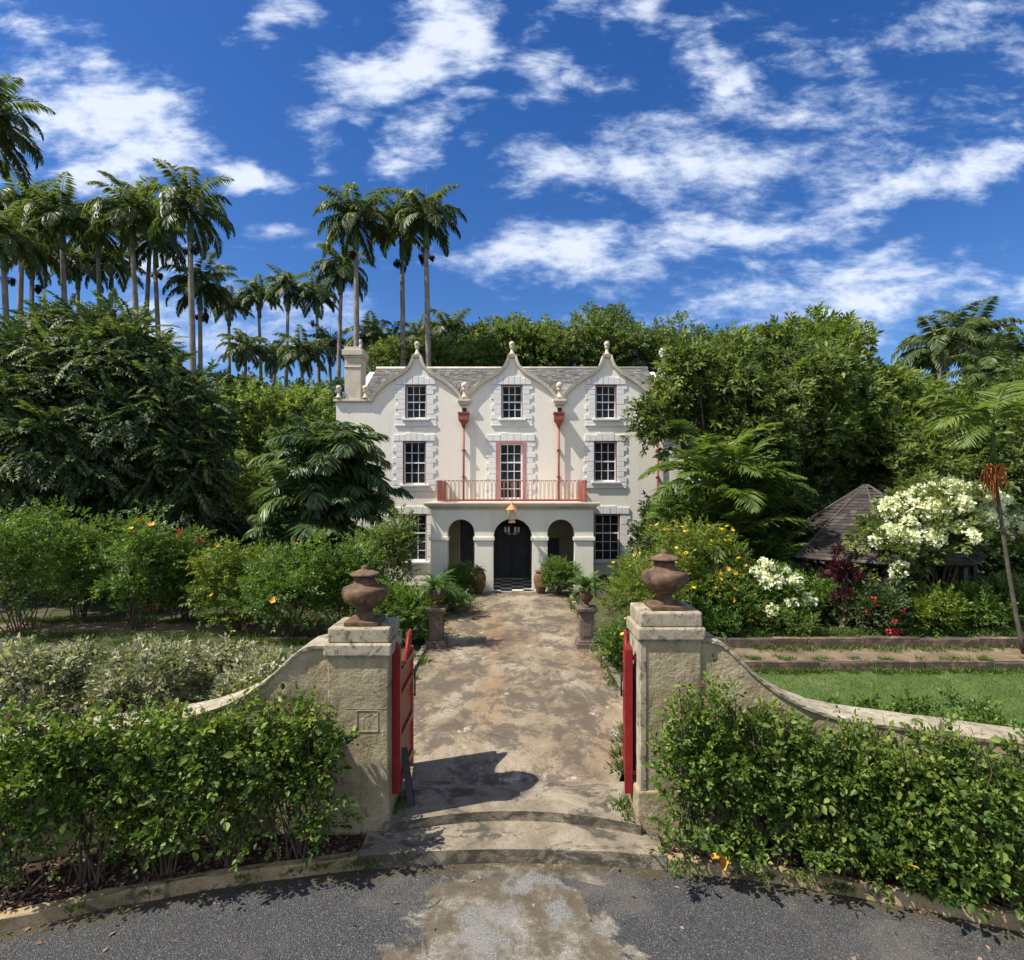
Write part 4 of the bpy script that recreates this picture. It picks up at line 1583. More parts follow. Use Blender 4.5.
def pillar(sx, x0, x1, label, hh=0.0):
    D0, D1 = PF, PF + .6
    o = ((x0 + x1) / 2, (D0 + D1) / 2, -.12)
    t = thing('gate_pillar', label, 'pillar', o)
    mb = MB()
    mb.box(x0, x1, D0, D1, -.2, 1.965 + hh)
    mb.build('shaft', M['pillar'], t, o, bevel=.02)
    mb = MB()
    mb.box(x0 - .04, x1 + .04, D0 - .04, D1 + .04, 1.966 + hh, 2.12 + hh)
    mb.box(x0 + .005, x1 + .01, D0 - .005, D1 + .015, 2.121 + hh, 2.30 + hh)
    mb.build('cap', M['pillar_cap'], t, o, bevel=.022)
    mb = MB()
    xi = x1 if sx < 0 else x0
    if sx > 0:
        mb.box(x0 - .045, x1 + .02, D0 - .03, D1 + .02, -.2, .36)
    else:
        mb.box(x0 - .03, x1 + .012, D0 - .012, D1 + .02, -.2, .20)
    mb.build('plinth', M['pillar'], t, o, bevel=.025)
    mb = MB()
    if sx > 0:
        mb.box(x0 - .004, x0 + .075, D0 - .012, D1, .361, 1.96 + hh)
        mb.build('white_edge', M['pillar_cap'], t, o, bevel=.01)
    else:
        for a in (0, 1):
            mb.box(-1.86, -1.60, D0 - .008, D0 + .01, 1.06 + a * .25, 1.073 + a * .25)
            mb.box(-1.86 + a * .25, -1.848 + a * .25, D0 - .008, D0 + .01, 1.06, 1.32)
        mb.box(-2.0, -1.5, D0 - .004, D0 + .01, 1.335, 1.345)
        r2 = random.Random(3)
        for _ in range(9):
            x, z = r2.uniform(-1.82, -1.68), r2.uniform(1.10, 1.26)
            l = r2.uniform(.02, .05)
            mb.tube([(x, D0 + .003, z), (x + r2.uniform(-.03, .05), D0 + .003, z + l)], .008, 5)
        mb.build('carved_panel', M['pillar'], t, o, bevel=.005)
    return t


pillar(-1, -2.21, -1.475, 'weathered gate pillar with a chiselled square panel on its front')
pillar(1, 1.535, 2.27, 'weathered gate pillar with a whitewashed inner edge beside the edge-on red gate', .19)
UP = [(.12, .04), (.115, .08), (.085, .11), (.09, .16), (.11, .19), (.17, .225), (.225, .27), (.252, .31), (.27, .33), (.28, .375), (.278, .42), (.265, .445), (.20, .468),
      (.155, .478), (.148, .50), (.128, .515), (.124, .56), (.13, .575), (.18, .59), (.187, .607), (.162, .625), (.085, .655), (.05, .665), (.045, .685), (.048, .70), (.015, .718)]


def urn(x, y, z, label):
    t = thing('stone_urn', label, 'urn', (x, y, z), 0, 'urns on the gate pillars')
    mb = MB()
    mb.lathe(UP[:18], (0, 0, 0), 78, 26, .05, (.19, .315))
    mb.build('bowl', M['old_terracotta'], t)
    mb = MB()
    mb.lathe(UP[18:], (0, 0, .001), 32)
    mb.build('lid', M['old_terracotta'], t)
    mb = MB()
    mb.box(-.21, .21, -.21, .21, 0, .055)
    mb.build('foot', M['old_terracotta'], t, bevel=.012)


urn(-1.83, 6.98, 2.302, 'lidded terracotta urn on the pillar with the chiselled panel')
urn(1.90, 6.98, 2.492, 'lidded terracotta urn on the pillar with the whitewashed edge')


def gate(hx, hy, ang, sx, label):
    """leaf along local +x from the hinge, planked; sx = which face carries the rails"""
    t = thing('gate', label, 'gate', (hx, hy, 0.0), ang, 'red gate leaves')
    Wd = 1.22
    mb = MB()
    mb.box(0, .11, -.05, .05, .22, 1.99)
    mb.build('stile', M['red_gate'], t, bevel=.008)
    mb = MB()
    mb.box(Wd - .09, Wd, -.035, .035, .03, 1.72)
    mb.build('stile', M['red_gate'], t, bevel=.008)
    # hinge-post tip
    mb = MB()
    vs = [(0, -.05, 1.992), (.11, -.05, 1.992), (.11, .05, 1.992), (0, .05, 1.992), (.055, 0, 2.08)]
    mb.add(vs, [(0, 3, 2, 1), (0, 1, 4), (1, 2, 4), (2, 3, 4), (3, 0, 4)])
    mb.build('stile_tip', M['red_gate'], t)
    mb = MB()
    n = 9
    for k in range(n):
        a = .115 + (Wd - .21) * k / n
        b = a + (Wd - .21) / n - .006
        u = (a + b) / 2 / Wd
        top = 1.93 - .30 * math.sin(PI * min(1, u * 1.15)) + .0
        z0 = .20 - .14 * u
        mb.box(a, b, -.012 * 1, .012, z0, top)
    mb.build('planks', M['red_gate'], t, bevel=.003)
    for (za, zb) in ((.28, .18), (.78, .72), (1.30, 1.27), (1.60, 1.58)):
        mb = MB()
        y0, y1 = (-.04, -.0125) if sx > 0 else (.0125, .04)
        vs = [(.112, y0, za), (Wd - .092, y0, zb), (Wd - .092, y1, zb), (.112, y1, za), (.112, y0, za + .085), (Wd - .092, y0, zb + .085), (Wd - .092, y1, zb + .085), (.112, y1, za + .085)]
        mb.add(vs, [(0, 3, 2, 1), (4, 5, 6, 7), (0, 1, 5, 4), (1, 2, 6, 5), (2, 3, 7, 6), (3, 0, 4, 7)])
        mb.build('rail', M['red_gate'], t)
    mb = MB()
    pts = [(.11 + (Wd - .2) * i / 12, -.0, 1.95 - .30 * math.sin(PI * min(1, ((.11 + (Wd - .2) * i / 12) / Wd) * 1.15))) for i in range(13)]
    mb.tube(pts, .032, 6)
    mb.build('top_rail', M['red_gate'], t)
    mb = MB()
    hy_ = .052 if sx < 0 else -.052
    for z in (.45, 1.86):
        mb = MB()
        mb.box(.02, .085, min(0, sx * .1), max(0, sx * .1), z, z + .05)
        mb.build('hinge', M['red_gate'], t)
    mb = MB()
    y0 = -.06 if sx > 0 else .06
    mb.tube([(Wd - .05, y0, 1.0), (Wd - .05, y0, 1.33)], .012, 6)
    mb.tube([(Wd - .05, 0, 1.02), (Wd - .05, y0, 1.02)], .009, 5)
    mb.tube([(Wd - .05, 0, 1.31), (Wd - .05, y0, 1.31)], .009, 5)
    mb.build('pull_handle', M['black_iron'], t)
    return t


gate(-1.425, 6.88, R(91.5), 1, 'open red planked gate beside the pillar with the chiselled panel')
gate(1.435, 6.88, R(80.5), -1, 'red gate swung open edge-on beside the whitewashed pillar edge')
mb = MB()
mb.add([(-1.30, 6.98, .0), (-1.22, 7.0, .0), (-1.37, 7.25, .62), (-1.44, 7.23, .62), (-1.29, 7.0, .0), (-1.21, 7.02, .0), (-1.36, 7.27, .62), (-1.43, 7.25, .62)],
       [(0, 1, 2, 3), (4, 7, 6, 5), (0, 4, 5, 1), (1, 5, 6, 2), (2, 6, 7, 3), (3, 7, 4, 0)])
o = mb.build('board', M['black_iron'])
tag(o, 'dark narrow board leaning on the foot of the open red planked gate', 'board')


# ------------------------------------------------------------------ planters and jars
def frond_arrays(rng, Lr, elev, curve, nl, ll, lw, hang, fwd0=0.9, fwd1=0.35, bend=0.0, prof=1.0):
    """leaflets of one frond: rachis in the y-z plane from the origin; returns P,A,N,S and the rachis"""
    n = 24
    t = np.linspace(0, 1, n)
    ang = elev - curve * t ** 1.35
    dy, dz = np.cos(ang), np.sin(ang)
    y = np.concatenate([[0], np.cumsum((dy[1:] + dy[:-1]) / 2)]) * Lr / (n - 1)
    z = np.concatenate([[0], np.cumsum((dz[1:] + dz[:-1]) / 2)]) * Lr / (n - 1)
    x = bend * t ** 2 * Lr
    tl = np.repeat(np.linspace(0.14, 0.99, nl), 2)
    side = np.tile([1.0, -1.0], nl)
    P = np.stack([np.interp(tl, t, x), np.interp(tl, t, y), np.interp(tl, t, z)], 1)
    a = np.interp(tl, t, ang)
    fwd = np.stack([np.zeros_like(a), np.cos(a), np.sin(a)], 1)
    upv = np.stack([np.zeros_like(a), -np.sin(a), np.cos(a)], 1)
    sid = np.stack([side, 0 * a, 0 * a], 1)
    lean = (fwd0 * (1 - tl) + (2.2 * fwd0) * tl ** 2 + fwd1)[:, None] * rng.uniform(.85, 1.15, (len(a), 1))
    A = unit(sid + fwd * lean * .7 + upv * rng.normal(.12, .16, (len(a), 1)))
    A = A + np.array([0, 0, -1.0]) * hang * rng.uniform(.6, 1.4, (len(a), 1))
    Nn = upv + sid * .1 + rng.normal(0, .2, (len(a), 3))
    le = ll * (np.sin(PI * np.clip(tl * .86 + .12, 0, 1)) ** .7) * rng.uniform(.88, 1.1, len(a)) * prof
    S = np.stack([np.full(len(a), lw) * (0.6 + .4 * le / ll), le, le * .8], 1)
    return P, A, Nn, S, np.stack([x, y, z], 1)


def rotz(a, V):
    c, s = math.cos(a), math.sin(a)
    return V @ np.array([[c, s, 0], [-s, c, 0], [0, 0, 1]])


def fronds_mesh(rng, specs, rach=0.02):
    """specs: list of (azimuth, base offset (3), args for frond_arrays, tint)"""
    Vs, Qs, Ts, off = [], [], [], 0
    for az, base, args, tint in specs:
        P, A, Nn, S, rc = frond_arrays(rng, *args)
        P, A, Nn, rc = rotz(az, P), rotz(az, A), rotz(az, Nn), rotz(az, rc)
        V, Q = scatter(LEAF_V, LEAF_Q, P + base, A, Nn, S)
        Vs.append(V)
        Qs.append(Q + off)
        off += len(V)
        Ts.append(np.repeat(tint + rng.normal(0, .12, len(P)), 2))
        # the rachis as a thin three-sided rod
        n = len(rc)
        r = rach * np.linspace(1, .25, n)[:, None]
        ring = [rc + base + r * np.array(o) for o in ((1, 0, .3), (-.7, .7, .3), (-.3, -.7, -.6))]
        V = np.stack(ring, 1).reshape(-1, 3)
        q = []
        for i in range(n - 1):
            for k in range(3):
                k2 = (k + 1) % 3
                q.append((i * 3 + k, i * 3 + k2, i * 3 + 3 + k2, i * 3 + 3 + k))
        Vs.append(V)
        Qs.append(np.array(q) + off)
        off += len(V)
        Ts.append(np.full(len(q), min(1, tint + .35)))
    return np.concatenate(Vs), np.concatenate(Qs), np.concatenate(Ts)


def fern_specs(rng, n, L0, base_z):
    sp = []
    for k in range(n):
        az = 2.4 * k + rng.uniform(-.3, .3)
        el = rng.uniform(.35, 1.4)
        l = L0 * rng.uniform(.7, 1.1)
        sp.append((az, np.array([0, 0, base_z]), (l, el, rng.uniform(1.1, 1.9), 16, l * .17, .028, .12), rng.uniform(.3, .75)))
    return sp


PEDW = .19


def pedestal(x, y, label, s=1.0):
    t = thing('pedestal', label, 'pedestal', (x, y, 0), 0, 'pedestals beside the path')
    mb = MB()
    mb.box(-.27, .27, -.27, .27, -.05, .12)
    mb.box(-.235, .235, -.235, .235, .12, .18)
    mb.build('base', M['pedestal'], t, bevel=.012)
    mb = MB()
    mb.box(-.17, .17, -.17, .17, .181, .86)
    for sy in (-1, 1):
        mb.box(-.11, .11, sy * .176 - .008, sy * .176 + .008, .28, .76)
        mb.box(sy * .176 - .008, sy * .176 + .008, -.11, .11, .28, .76)
    mb.build('shaft', M['pedestal'], t, bevel=.008)
    mb = MB()
    mb.box(-.21, .21, -.21, .21, .861, .92)
    mb.box(-.26, .26, -.26, .26, .92, 1.0)
    mb.build('cap', M['pedestal'], t, bevel=.012)
    return t


def fern_pot(x, y, z, label, seed):
    rng = np.random.default_rng(seed)
    t = thing('fern_planter', label, 'planter', (x, y, z), 0, 'fern planters on pedestals')
    mb = MB()
    mb.lathe([(.12, 0), (.12, .03), (.06, .06), (.055, .1), (.12, .16), (.17, .26), (.19, .36), (.175, .40), (.21, .42), (.21, .45), (.17, .45)], (0, 0, 0), 20)
    mb.build('vase', M['pot_iron'], t)
    V, Q, T = fronds_mesh(rng, fern_specs(rng, 46, .75, .42), .006)
    np_mesh('foliage', V, Q, L['fern'], t, T)


pedestal(-1.93, 14.3, 'reddish stained pedestal left of the path, under a fern vase')
pedestal(1.90, 14.3, 'grey stained pedestal right of the path, under a fern vase')
fern_pot(-1.93, 14.3, 1.0, 'vase of arching fern on the pedestal left of the path', 31)
fern_pot(1.90, 14.3, 1.0, 'vase of arching fern on the pedestal right of the path', 32)


def jar(x, y, label, plant, s):
    t = thing('terracotta_jar', label, 'jar', (x, y, .013), 0, 'terracotta jars by the porch')
    mb = MB()
    mb.lathe([(r * s, z * s) for r, z in [(.15, 0), (.18, .05), (.25, .25), (.29, .5), (.29, .62), (.25, .76), (.2, .82), (.2, .85), (.25, .87), (.25, .91), (.2, .91)]], (0, 0, 0), 20)
    mb.build('pot', M['terracotta'], t)
    if plant:
        rng = np.random.default_rng(9)
        V, Q, T = fronds_mesh(rng, fern_specs(rng, 22, .42, .85 * s), .006)
        np_mesh('foliage', V, Q, L['fern'], t, T)


jar(-1.30, 21.75, 'terracotta jar holding a small plant left of the middle arch', True, 1.0)
jar(1.12, 21.75, 'empty terracotta jar right of the middle arch', False, .95)

# ------------------------------------------------------------------ plants: twig templates
_t = np.random.default_rng(5)
TW = {
    'rose': [twig_template(_t, 6, .082, .72, .17, .95, .15, True) for _ in range(2)] + [twig_template(_t, 8, .062, .7, .15, .95, .15, True) for _ in range(3)]
            + [twig_template(_t, 5, .05, .66, .2, .8, .1, True) for _ in range(2)],
    'shrub': [twig_template(_t, 9, .10, .5, .26, .8, .2) for _ in range(4)],
    'small': [twig_template(_t, 10, .07, .5, .22, .8, .15) for _ in range(4)],
    'pale': [twig_template(_t, 8, .085, .5, .16, .9, .1) for _ in range(4)],
    'pinnate': [twig_template(_t, 20, .25, .42, 1.0, 1.1, .42, pinnate=True) for _ in range(4)],
    'tree': [twig_template(_t, 11, .26, .5, .5, .9, .2) for _ in range(4)],
    'whorl': [twig_template(_t, 12, .28, .36, .34, 1.0, .1) for _ in range(4)],
    'mixed': [twig_template(_t, 12, .26, .36, .34, 1.0, .1) for _ in range(2)] + [twig_template(_t, 11, .19, .5, .5, .9, .2) for _ in range(2)] + [twig_template(_t, 9, .30, .42, .42, .8, .3) for _ in range(2)],
    'far': [twig_template(_t, 9, .42, .55, .7, .95, .15) for _ in range(4)],
    'strap': [twig_template(_t, 16, .42, .20, .3, .75, .25) for _ in range(4)],
}
ROSE = [((.9, .8), 0)]


def hedge_bush(px, D, top, hw, label, seed, group, dens=1.0, low=0.0, twigs=10):
    rng = np.random.default_rng(seed)
    D += .13
    x = (px - CX) * D / F
    h = CZ - (top - HY) * D / F + .16
    h -= .03 if low else -.03
    lobes = [(0, 0, h * .62, hw * .75, .22, h * .2)]
    for k in range(15):
        u = (k + .5) / 15
        zz = (.16 if low else .25) + (.78 if low else .69) * ((k * .618) % 1.0)
        lobes.append(((2 * u - 1) * hw * rng.uniform(.8, 1.15), rng.uniform(-.16, .12) - .05 * (zz < .4), h * zz, hw * rng.uniform(.14, .34), rng.uniform(.10, .22), h * rng.uniform(.05, .12)))
    P, A, Nn, T, subs = crown_points(rng, lobes, int((22 if low else 18) * dens), 11, .125, zmin=-.9, up=.5, inner=.25)
    P += rng.normal(0, .03, P.shape)
    k = rng.random(len(P)) < (.95 if low else .80 + .18 * np.clip(P[:, 2] / h, 0, 1))
    P, A, Nn, T = P[k], A[k], Nn[k], T[k]
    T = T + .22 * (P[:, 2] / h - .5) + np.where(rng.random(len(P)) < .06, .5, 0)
    t = thing('rose_bush', label, 'bush', (x, D, -.16), 0, group)
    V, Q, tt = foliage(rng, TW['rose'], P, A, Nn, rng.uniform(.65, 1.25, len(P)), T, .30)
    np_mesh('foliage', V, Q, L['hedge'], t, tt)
    mb = MB()
    tw = twigs if low else twigs // 2
    for k in range((14 if low else 11) + tw):
        if k < (14 if low else 11):
            e = Vector(subs[rng.integers(0, len(subs))])
        else:
            e = Vector((rng.uniform(-.8, .8) * hw, rng.normal(0, .15), h * rng.uniform(.92, 1.08)))
        b0 = Vector((rng.normal(0, .07) + e.x * (rng.uniform(.4, .9) if rng.random() < .3 else .08), rng.normal(0, .06), -.03))
        m = b0.lerp(e, .45) + Vector((rng.normal(0, .10), rng.normal(0, .07), .04))
        m2 = b0.lerp(e, .8) + Vector((rng.normal(0, .03), rng.normal(0, .03), .02))
        r = rng.uniform(.006, .014)
        mb.tube([b0, m, m2, e], [r, r * .8, r * .55, r * .3], 5, False)
    mb.build('stems', M['twig'], t, fixn=False)
    k = rng.choice(np.nonzero(P[:, 2] > h * .8)[0], 18)
    V, Q, tt = foliage(rng, TW['rose'], P[k] + np.array([0, 0, .09]), rng.normal(0, .4, (18, 3)) + [0, 0, 1], rng.normal(0, 1, (18, 3)), rng.uniform(.35, .6, 18), np.full(18, .5))
    np_mesh('young_leaves', V, Q, L['pink_twig'], t, tt)
    return t, P, rng


g = 'rose bushes in the front beds'
rows = [(10, 5.55, 716, .62, 'rose bush at the far end of the shaded bed, cut by the left frame edge'),
        (88, 5.75, 714, .55, 'rose bush second from the left end of the shaded bed'),
        (165, 5.9, 716, .52, 'rose bush in the middle of the shaded bed, fourth from the left pillar'),
        (232, 6.02, 708, .48, 'rose bush in front of the foot of the left sweeping wall'),
        (300, 6.12, 700, .45, 'twiggy rose bush nearest the pillar with the chiselled panel')]
for i, (px, D, top, hw, lab) in enumerate(rows):
    hedge_bush(px, D, top, hw, lab, 100 + i, g, 1.0, 0, 12 + 16 * (i == 4))
rows = [(705, 6.15, 688, .46, 'tallest rose bush beside the pillar with the whitewashed edge'),
        (775, 6.05, 712, .50, 'rose bush in front of the right sweeping wall, second from the pillar'),
        (850, 5.9, 728, .55, 'rose bush in the middle of the sunny right bed'),
        (930, 5.7, 728, .56, 'rose bush with a yellow bloom near the right end of the sunny bed'),
        (1015, 5.4, 742, .58, 'rose bush cut by the right frame edge above the kerb')]
for i, (px, D, top, hw, lab) in enumerate(rows):
    t, P, rng = hedge_bush(px, D, top, hw, lab, 120 + i, g, 1.15, 1)
    if i in (1, 3):
        add_flowers(t, 'orange' if i == 1 else 'yellow', surface_pts(rng, P, 2), rng, .8)

# pale variegated shrubs behind the left wall
for i, (px, D, top, hw, lab) in enumerate([
        (8, 8.2, 655, .75, 'pale variegated shrub at the left frame edge behind the rose bushes'),
        (75, 8.9, 652, .75, 'pale variegated shrub second from the left frame edge'),
        (145, 8.6, 655, .72, 'pale variegated shrub in the middle of the whitish row'),
        (205, 9.1, 650, .72, 'pale variegated shrub fourth along the whitish row'),
        (268, 8.7, 655, .68, 'pale variegated shrub beside the sweep of the left wall')]):
    x = (px - CX) * D / F
    h = CZ - (top - HY) * D / F
    tree('variegated_shrub', lab, 'shrub', (x, D, -.03), [(0, 0, h * .55, hw, .75, h * .45)], L['pale'], TW['pale'], 70, 14, .2, 1.0, .012, 14, 140 + i,
         'pale shrubs behind the left wall', zmin=-.3, up=.6, inner=.2)


def shrub(px, D, top, hw, lab, seed, lm='shrub', tw='shrub', z0=0.0, dens=1.0, name='garden_shrub', group=None, depth=None, sub_r=.26, scale=1.0, zmin=-.7, up=.45):
    x = (px - CX) * D / F
    h = CZ - (top - HY) * D / F - z0
    rg = np.random.default_rng(seed + 5000)
    dp = depth or hw * .8
    lobes = [(0, 0, h * .48, hw * .9, dp * .9, h * .43)]
    for k in range(6):
        a = rg.uniform(0, 6.28)
        r = rg.uniform(.3, .75)
        lobes.append((r * hw * math.cos(a), r * dp * math.sin(a), h * rg.uniform(.5, .86), hw * .34, dp * .34, h * rg.uniform(.14, .24)))
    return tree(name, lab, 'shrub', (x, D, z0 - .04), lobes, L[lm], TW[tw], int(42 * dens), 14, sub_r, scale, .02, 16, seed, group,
                zmin=zmin, up=up, inner=.2)


rng = np.random.default_rng(50)
g = 'flowering shrubs beside the garden path'
for i, (px, D, top, hw, lab, lm, dens, fl) in enumerate([
        (20, 15.8, 505, 1.9, 'dark leafy shrub at the left frame edge under the big drooping tree', 'shrub', 1.7, None),
        (78, 17.6, 520, 1.1, 'shrub with shaded lower branches between the two leafiest left shrubs', 'shrub', 1.1, None),
        (140, 16.2, 518, 1.35, 'hibiscus shrub with orange blooms in front of the big drooping tree', 'shrub', 1.4, ('orange', 5)),
        (182, 17.2, 535, .95, 'hibiscus shrub with a few red blooms beside the brown walk', 'shrub', 1.0, ('red', 4)),
        (235, 16.0, 545, 1.15, 'yellow-leaved hibiscus shrub beyond the brown walk', 'yellow_shrub', 1.3, ('yellow', 6)),
        (290, 15.2, 548, 1.25, 'hibiscus shrub with one large yellow bloom left of the urn', 'shrub', 1.4, ('orange', 3)),
        (345, 15.6, 540, 1.1, 'soft green shrub directly behind the urn on the chiselled pillar', 'shrub', 1.2, None),
        (374, 17.0, 524, 1.05, 'tall bright green shrub in front of the left ground-floor window', 'bright_tree', 1.6, None),
        (405, 14.6, 590, .75, 'low shrub beside the left pedestal', 'shrub', .9, None),
        (448, 18.5, 590, .7, 'low ferny shrub at the path edge beyond the left pedestal', 'fern', .7, None)]):
    t, P = shrub(px, D, top, hw, lab, 160 + i, lm, 'shrub' if lm != 'fern' else 'small', 0, dens, group=g)
    if fl:
        add_flowers(t, fl[0], surface_pts(rng, P, fl[1]), rng, 1.2)
for i, (px, D, top, hw, lab) in enumerate([
        (460, 21.4, 566, .55, 'clipped green bush in front of the left porch arch'),
        (560, 21.4, 561, .60, 'clipped green bush in front of the right porch arch')]):
    shrub(px, D, top, hw, lab, 180 + i, 'shrub', 'small', 0, 1.0, 'clipped_bush', 'clipped bushes by the porch', sub_r=.2)

# right-hand border
g = 'flowering shrubs in the right border'
for i, (px, D, top, hw, lab, lm, tw, dens, z0, fl) in enumerate([
        (632, 18.0, 556, .85, 'yellow-flowered shrub against the right ground-floor window', 'yellow_shrub', 'small', 1.1, 0, ('yellow', 14)),
        (626, 12.6, 628, .42, 'small green shrub at the path edge beyond the right gate', 'shrub', 'small', .9, 0, ('yellow', 5)),
        (652, 14.8, 555, 1.0, 'yellow-green shrub behind the urn on the whitewashed pillar', 'yellow_shrub', 'small', 1.4, 0, ('yellow', 10)),
        (690, 16.2, 515, 1.45, 'tall yellow-flowered shrub below the feathery palm clump', 'yellow_shrub', 'small', 2.0, 0, ('yellow', 36)),
        (725, 15.2, 575, .85, 'mixed shrub with orange blooms right of the urn', 'shrub', 'shrub', 1.1, .2, ('orange', 20)),
        (765, 16.0, 578, .8, 'yellow croton shrub with red blooms beside the gazebo eave', 'yellow_shrub', 'shrub', 1.1, .2, ('red', 12)),
        (810, 16.2, 582, .75, 'dark green shrub between the croton and the burgundy plant', 'shrub', 'shrub', 1.0, .2, None),
        (712, 14.9, 612, .6, 'low grey-green shrub above the brick wall beside the pillar', 'fern', 'small', .9, .2, None),
        (775, 14.9, 612, .7, 'low rounded shrub under the white roses', 'shrub', 'small', 1.0, .2, None),
        (875, 15.0, 590, .65, 'dark shrub with a few red blooms right of the burgundy plant', 'dark_tree', 'shrub', 1.0, .2, ('red', 6)),
        (925, 15.1, 595, .75, 'yellow-tipped shrub under the white-flowered bush', 'yellow_shrub', 'shrub', 1.0, .2, None),
        (968, 15.3, 592, .7, 'leafy green shrub under the white-flowered bush near the slim palm', 'shrub', 'shrub', 1.0, .2, None),
        (1015, 15.8, 585, .8, 'green shrub at the foot of the slim leaning palm', 'bright_tree', 'shrub', 1.0, .2, None)]):
    t, P = shrub(px, D, top, hw, lab, 200 + i, lm, tw, z0, dens, group=g)
    if fl:
        add_flowers(t, fl[0], surface_pts(rng, P, int(fl[1] * 2.2)), rng, .8)
t, P = shrub(770, 15.4, 572, .85, 'rose bush covered with white blooms beside the burgundy plant', 230, 'shrub', 'shrub', .2, 1.0, 'white_rose_bush')
add_flowers(t, 'white_small', surface_pts(rng, P, 22), rng, 1.15)
# the big white-flowered bush
x = (935 - CX) * 16.0 / F
t, P = tree('white_flowering_bush', 'large bush crowned with white flower clusters in front of the gazebo', 'bush', (x, 16.0, .15),
            [(.2, 0, 2.75, 1.75, 1.2, .95), (-1.2, -.2, 2.1, .85, .8, .8), (-1.6, -.3, 1.5, .5, .5, .5)], L['tree'], TW['tree'], 46, 14, .36, .75, .05, 14, 240,
            zmin=-.5, up=.4, inner=.15)
pp = P[np.argsort(-(P[:, 2] * .42 - P[:, 1] * .75 + rng.normal(0, .35, len(P))))[:420]]
add_flowers(t, 'white_ball', pp[rng.choice(len(pp), 96, replace=False)] + np.array([0, -.24, .16]), rng, 1.15)
# burgundy dracaena
x = (842 - CX) * 15.2 / F
t, P = tree('burgundy_dracaena', 'burgundy-leaved dracaena standing in front of the gazebo roof', 'plant', (x, 15.2, .17),
            [(.02, 0, 2.15, .16, .16, .25), (-.22, 0, 1.65, .22, .22, .32), (.15, 0, 1.45, .24, .22, .42), (0, 0, .95, .2, .2, .2)], L['red'], TW['strap'], 8, 5, .13, .36, .03, 9, 245, zmin=-.6, up=.5, inner=.2)
x = (875 - CX) * 15.7 / F
t, P = tree('burgundy_dracaena', 'smaller crimson dracaena half hidden between the burgundy plant and white bush', 'plant', (x, 15.7, .17),
            [(0, 0, 1.45, .25, .2, .35)], L['red'], TW['strap'], 7, 5, .14, .36, .03, 6, 246, zmin=-.6, up=.5, inner=.2)

# low plants along the near edge of the lawn
for i, (px, D, top, hw, lab) in enumerate([(850, 7.6, 700, .45, 'low bushy plant behind the right wall, nearest the pillar'), (905, 7.7, 706, .45, 'low bushy plant on the lawn edge, middle one behind the right wall'),
                                         (975, 7.5, 708, .5, 'low bushy plant with yellow blooms behind the right wall')]):
    t, P = shrub(px, D, top, hw, lab, 250 + i, 'shrub', 'pale', -.2, .7, 'border_plant', 'low plants along the lawn edge', sub_r=.18)
    if i == 2:
        add_flowers(t, 'yellow', surface_pts(rng, P, 8), rng, .7)

# ------------------------------------------------------------------ gazebo
gx, gy = (866 - CX) * 18.0 / F, 18.0
gz0, gz1, gr = 1.95, 4.12, 3.1
gaz = thing('gazebo', 'octagonal gazebo with a dark brown wooden shingle roof', 'gazebo', (gx, gy, .2))
fac = []
for k in range(8):
    a0, a1 = PI / 8 + k * PI / 4, PI / 8 + (k + 1) * PI / 4
    e0 = (gr * math.cos(a0), gr * math.sin(a0), gz0 - .2)
    e1 = (gr * math.cos(a1), gr * math.sin(a1), gz0 - .2)
    r0 = (.08 * math.cos(a0), .08 * math.sin(a0), gz1 - .2)
    r1 = (.08 * math.cos(a1), .08 * math.sin(a1), gz1 - .2)
    fac.append((e0, e1, r1, r0))
V, Q, T = shingles(fac, .15, .17, .028, 9)
roof = np_mesh('roof', V, Q, M['wood_shingle'], gaz, T)
mb = MB()
vs = [(gr * .985 * math.cos(PI / 8 + k * PI / 4), gr * .985 * math.sin(PI / 8 + k * PI / 4), gz0 - .24) for k in range(8)] + [(0, 0, gz1 - .25)]
mb.add(vs, [(k, (k + 1) % 8, 8) for k in range(8)] + [tuple(range(7, -1, -1))])
mb.build('roof_deck', M['dark_wood'], roof)
for k in range(8):
    a0 = PI / 8 + k * PI / 4
    mb = MB()
    mb.tube([(gr * math.cos(a0), gr * math.sin(a0), gz0 - .155), (.05 * math.cos(a0), .05 * math.sin(a0), gz1 - .16)], .028, 6)
    mb.build('hip_ridge', M['slate'], roof)
    mb = MB()
    c, s = (gr - .3) * math.cos(a0), (gr - .3) * math.sin(a0)
    mb.box(c - .06, c + .06, s - .06, s + .06, -.1, gz0 - .3)
    mb.build('post', M['dark_wood'], gaz)
mb = MB()
for k in range(8):
    a0, a1 = PI / 8 + k * PI / 4, PI / 8 + (k + 1) * PI / 4
    if k == 5:
        continue
    mb.tube([((gr - .3) * math.cos(a0), (gr - .3) * math.sin(a0), .85), ((gr - .3) * math.cos(a1), (gr - .3) * math.sin(a1), .85)], .04, 6)
    mb.tube([((gr - .3) * math.cos(a0), (gr - .3) * math.sin(a0), .25), ((gr - .3) * math.cos(a1), (gr - .3) * math.sin(a1), .25)], .04, 6)
mb.build('railing', M['dark_wood'], gaz)

# ------------------------------------------------------------------ trees


def lobe_px(bx, by, px, py, D, rpx, rpy, ry=None):
    """a crown lobe at depth D whose extents are given in photo pixels, relative to the base"""
    c = W(px, py, D)
    k = D / F
    return (c.x - bx, c.y - by, c.z, rpx * k, ry or rpx * k * .8, rpy * k)


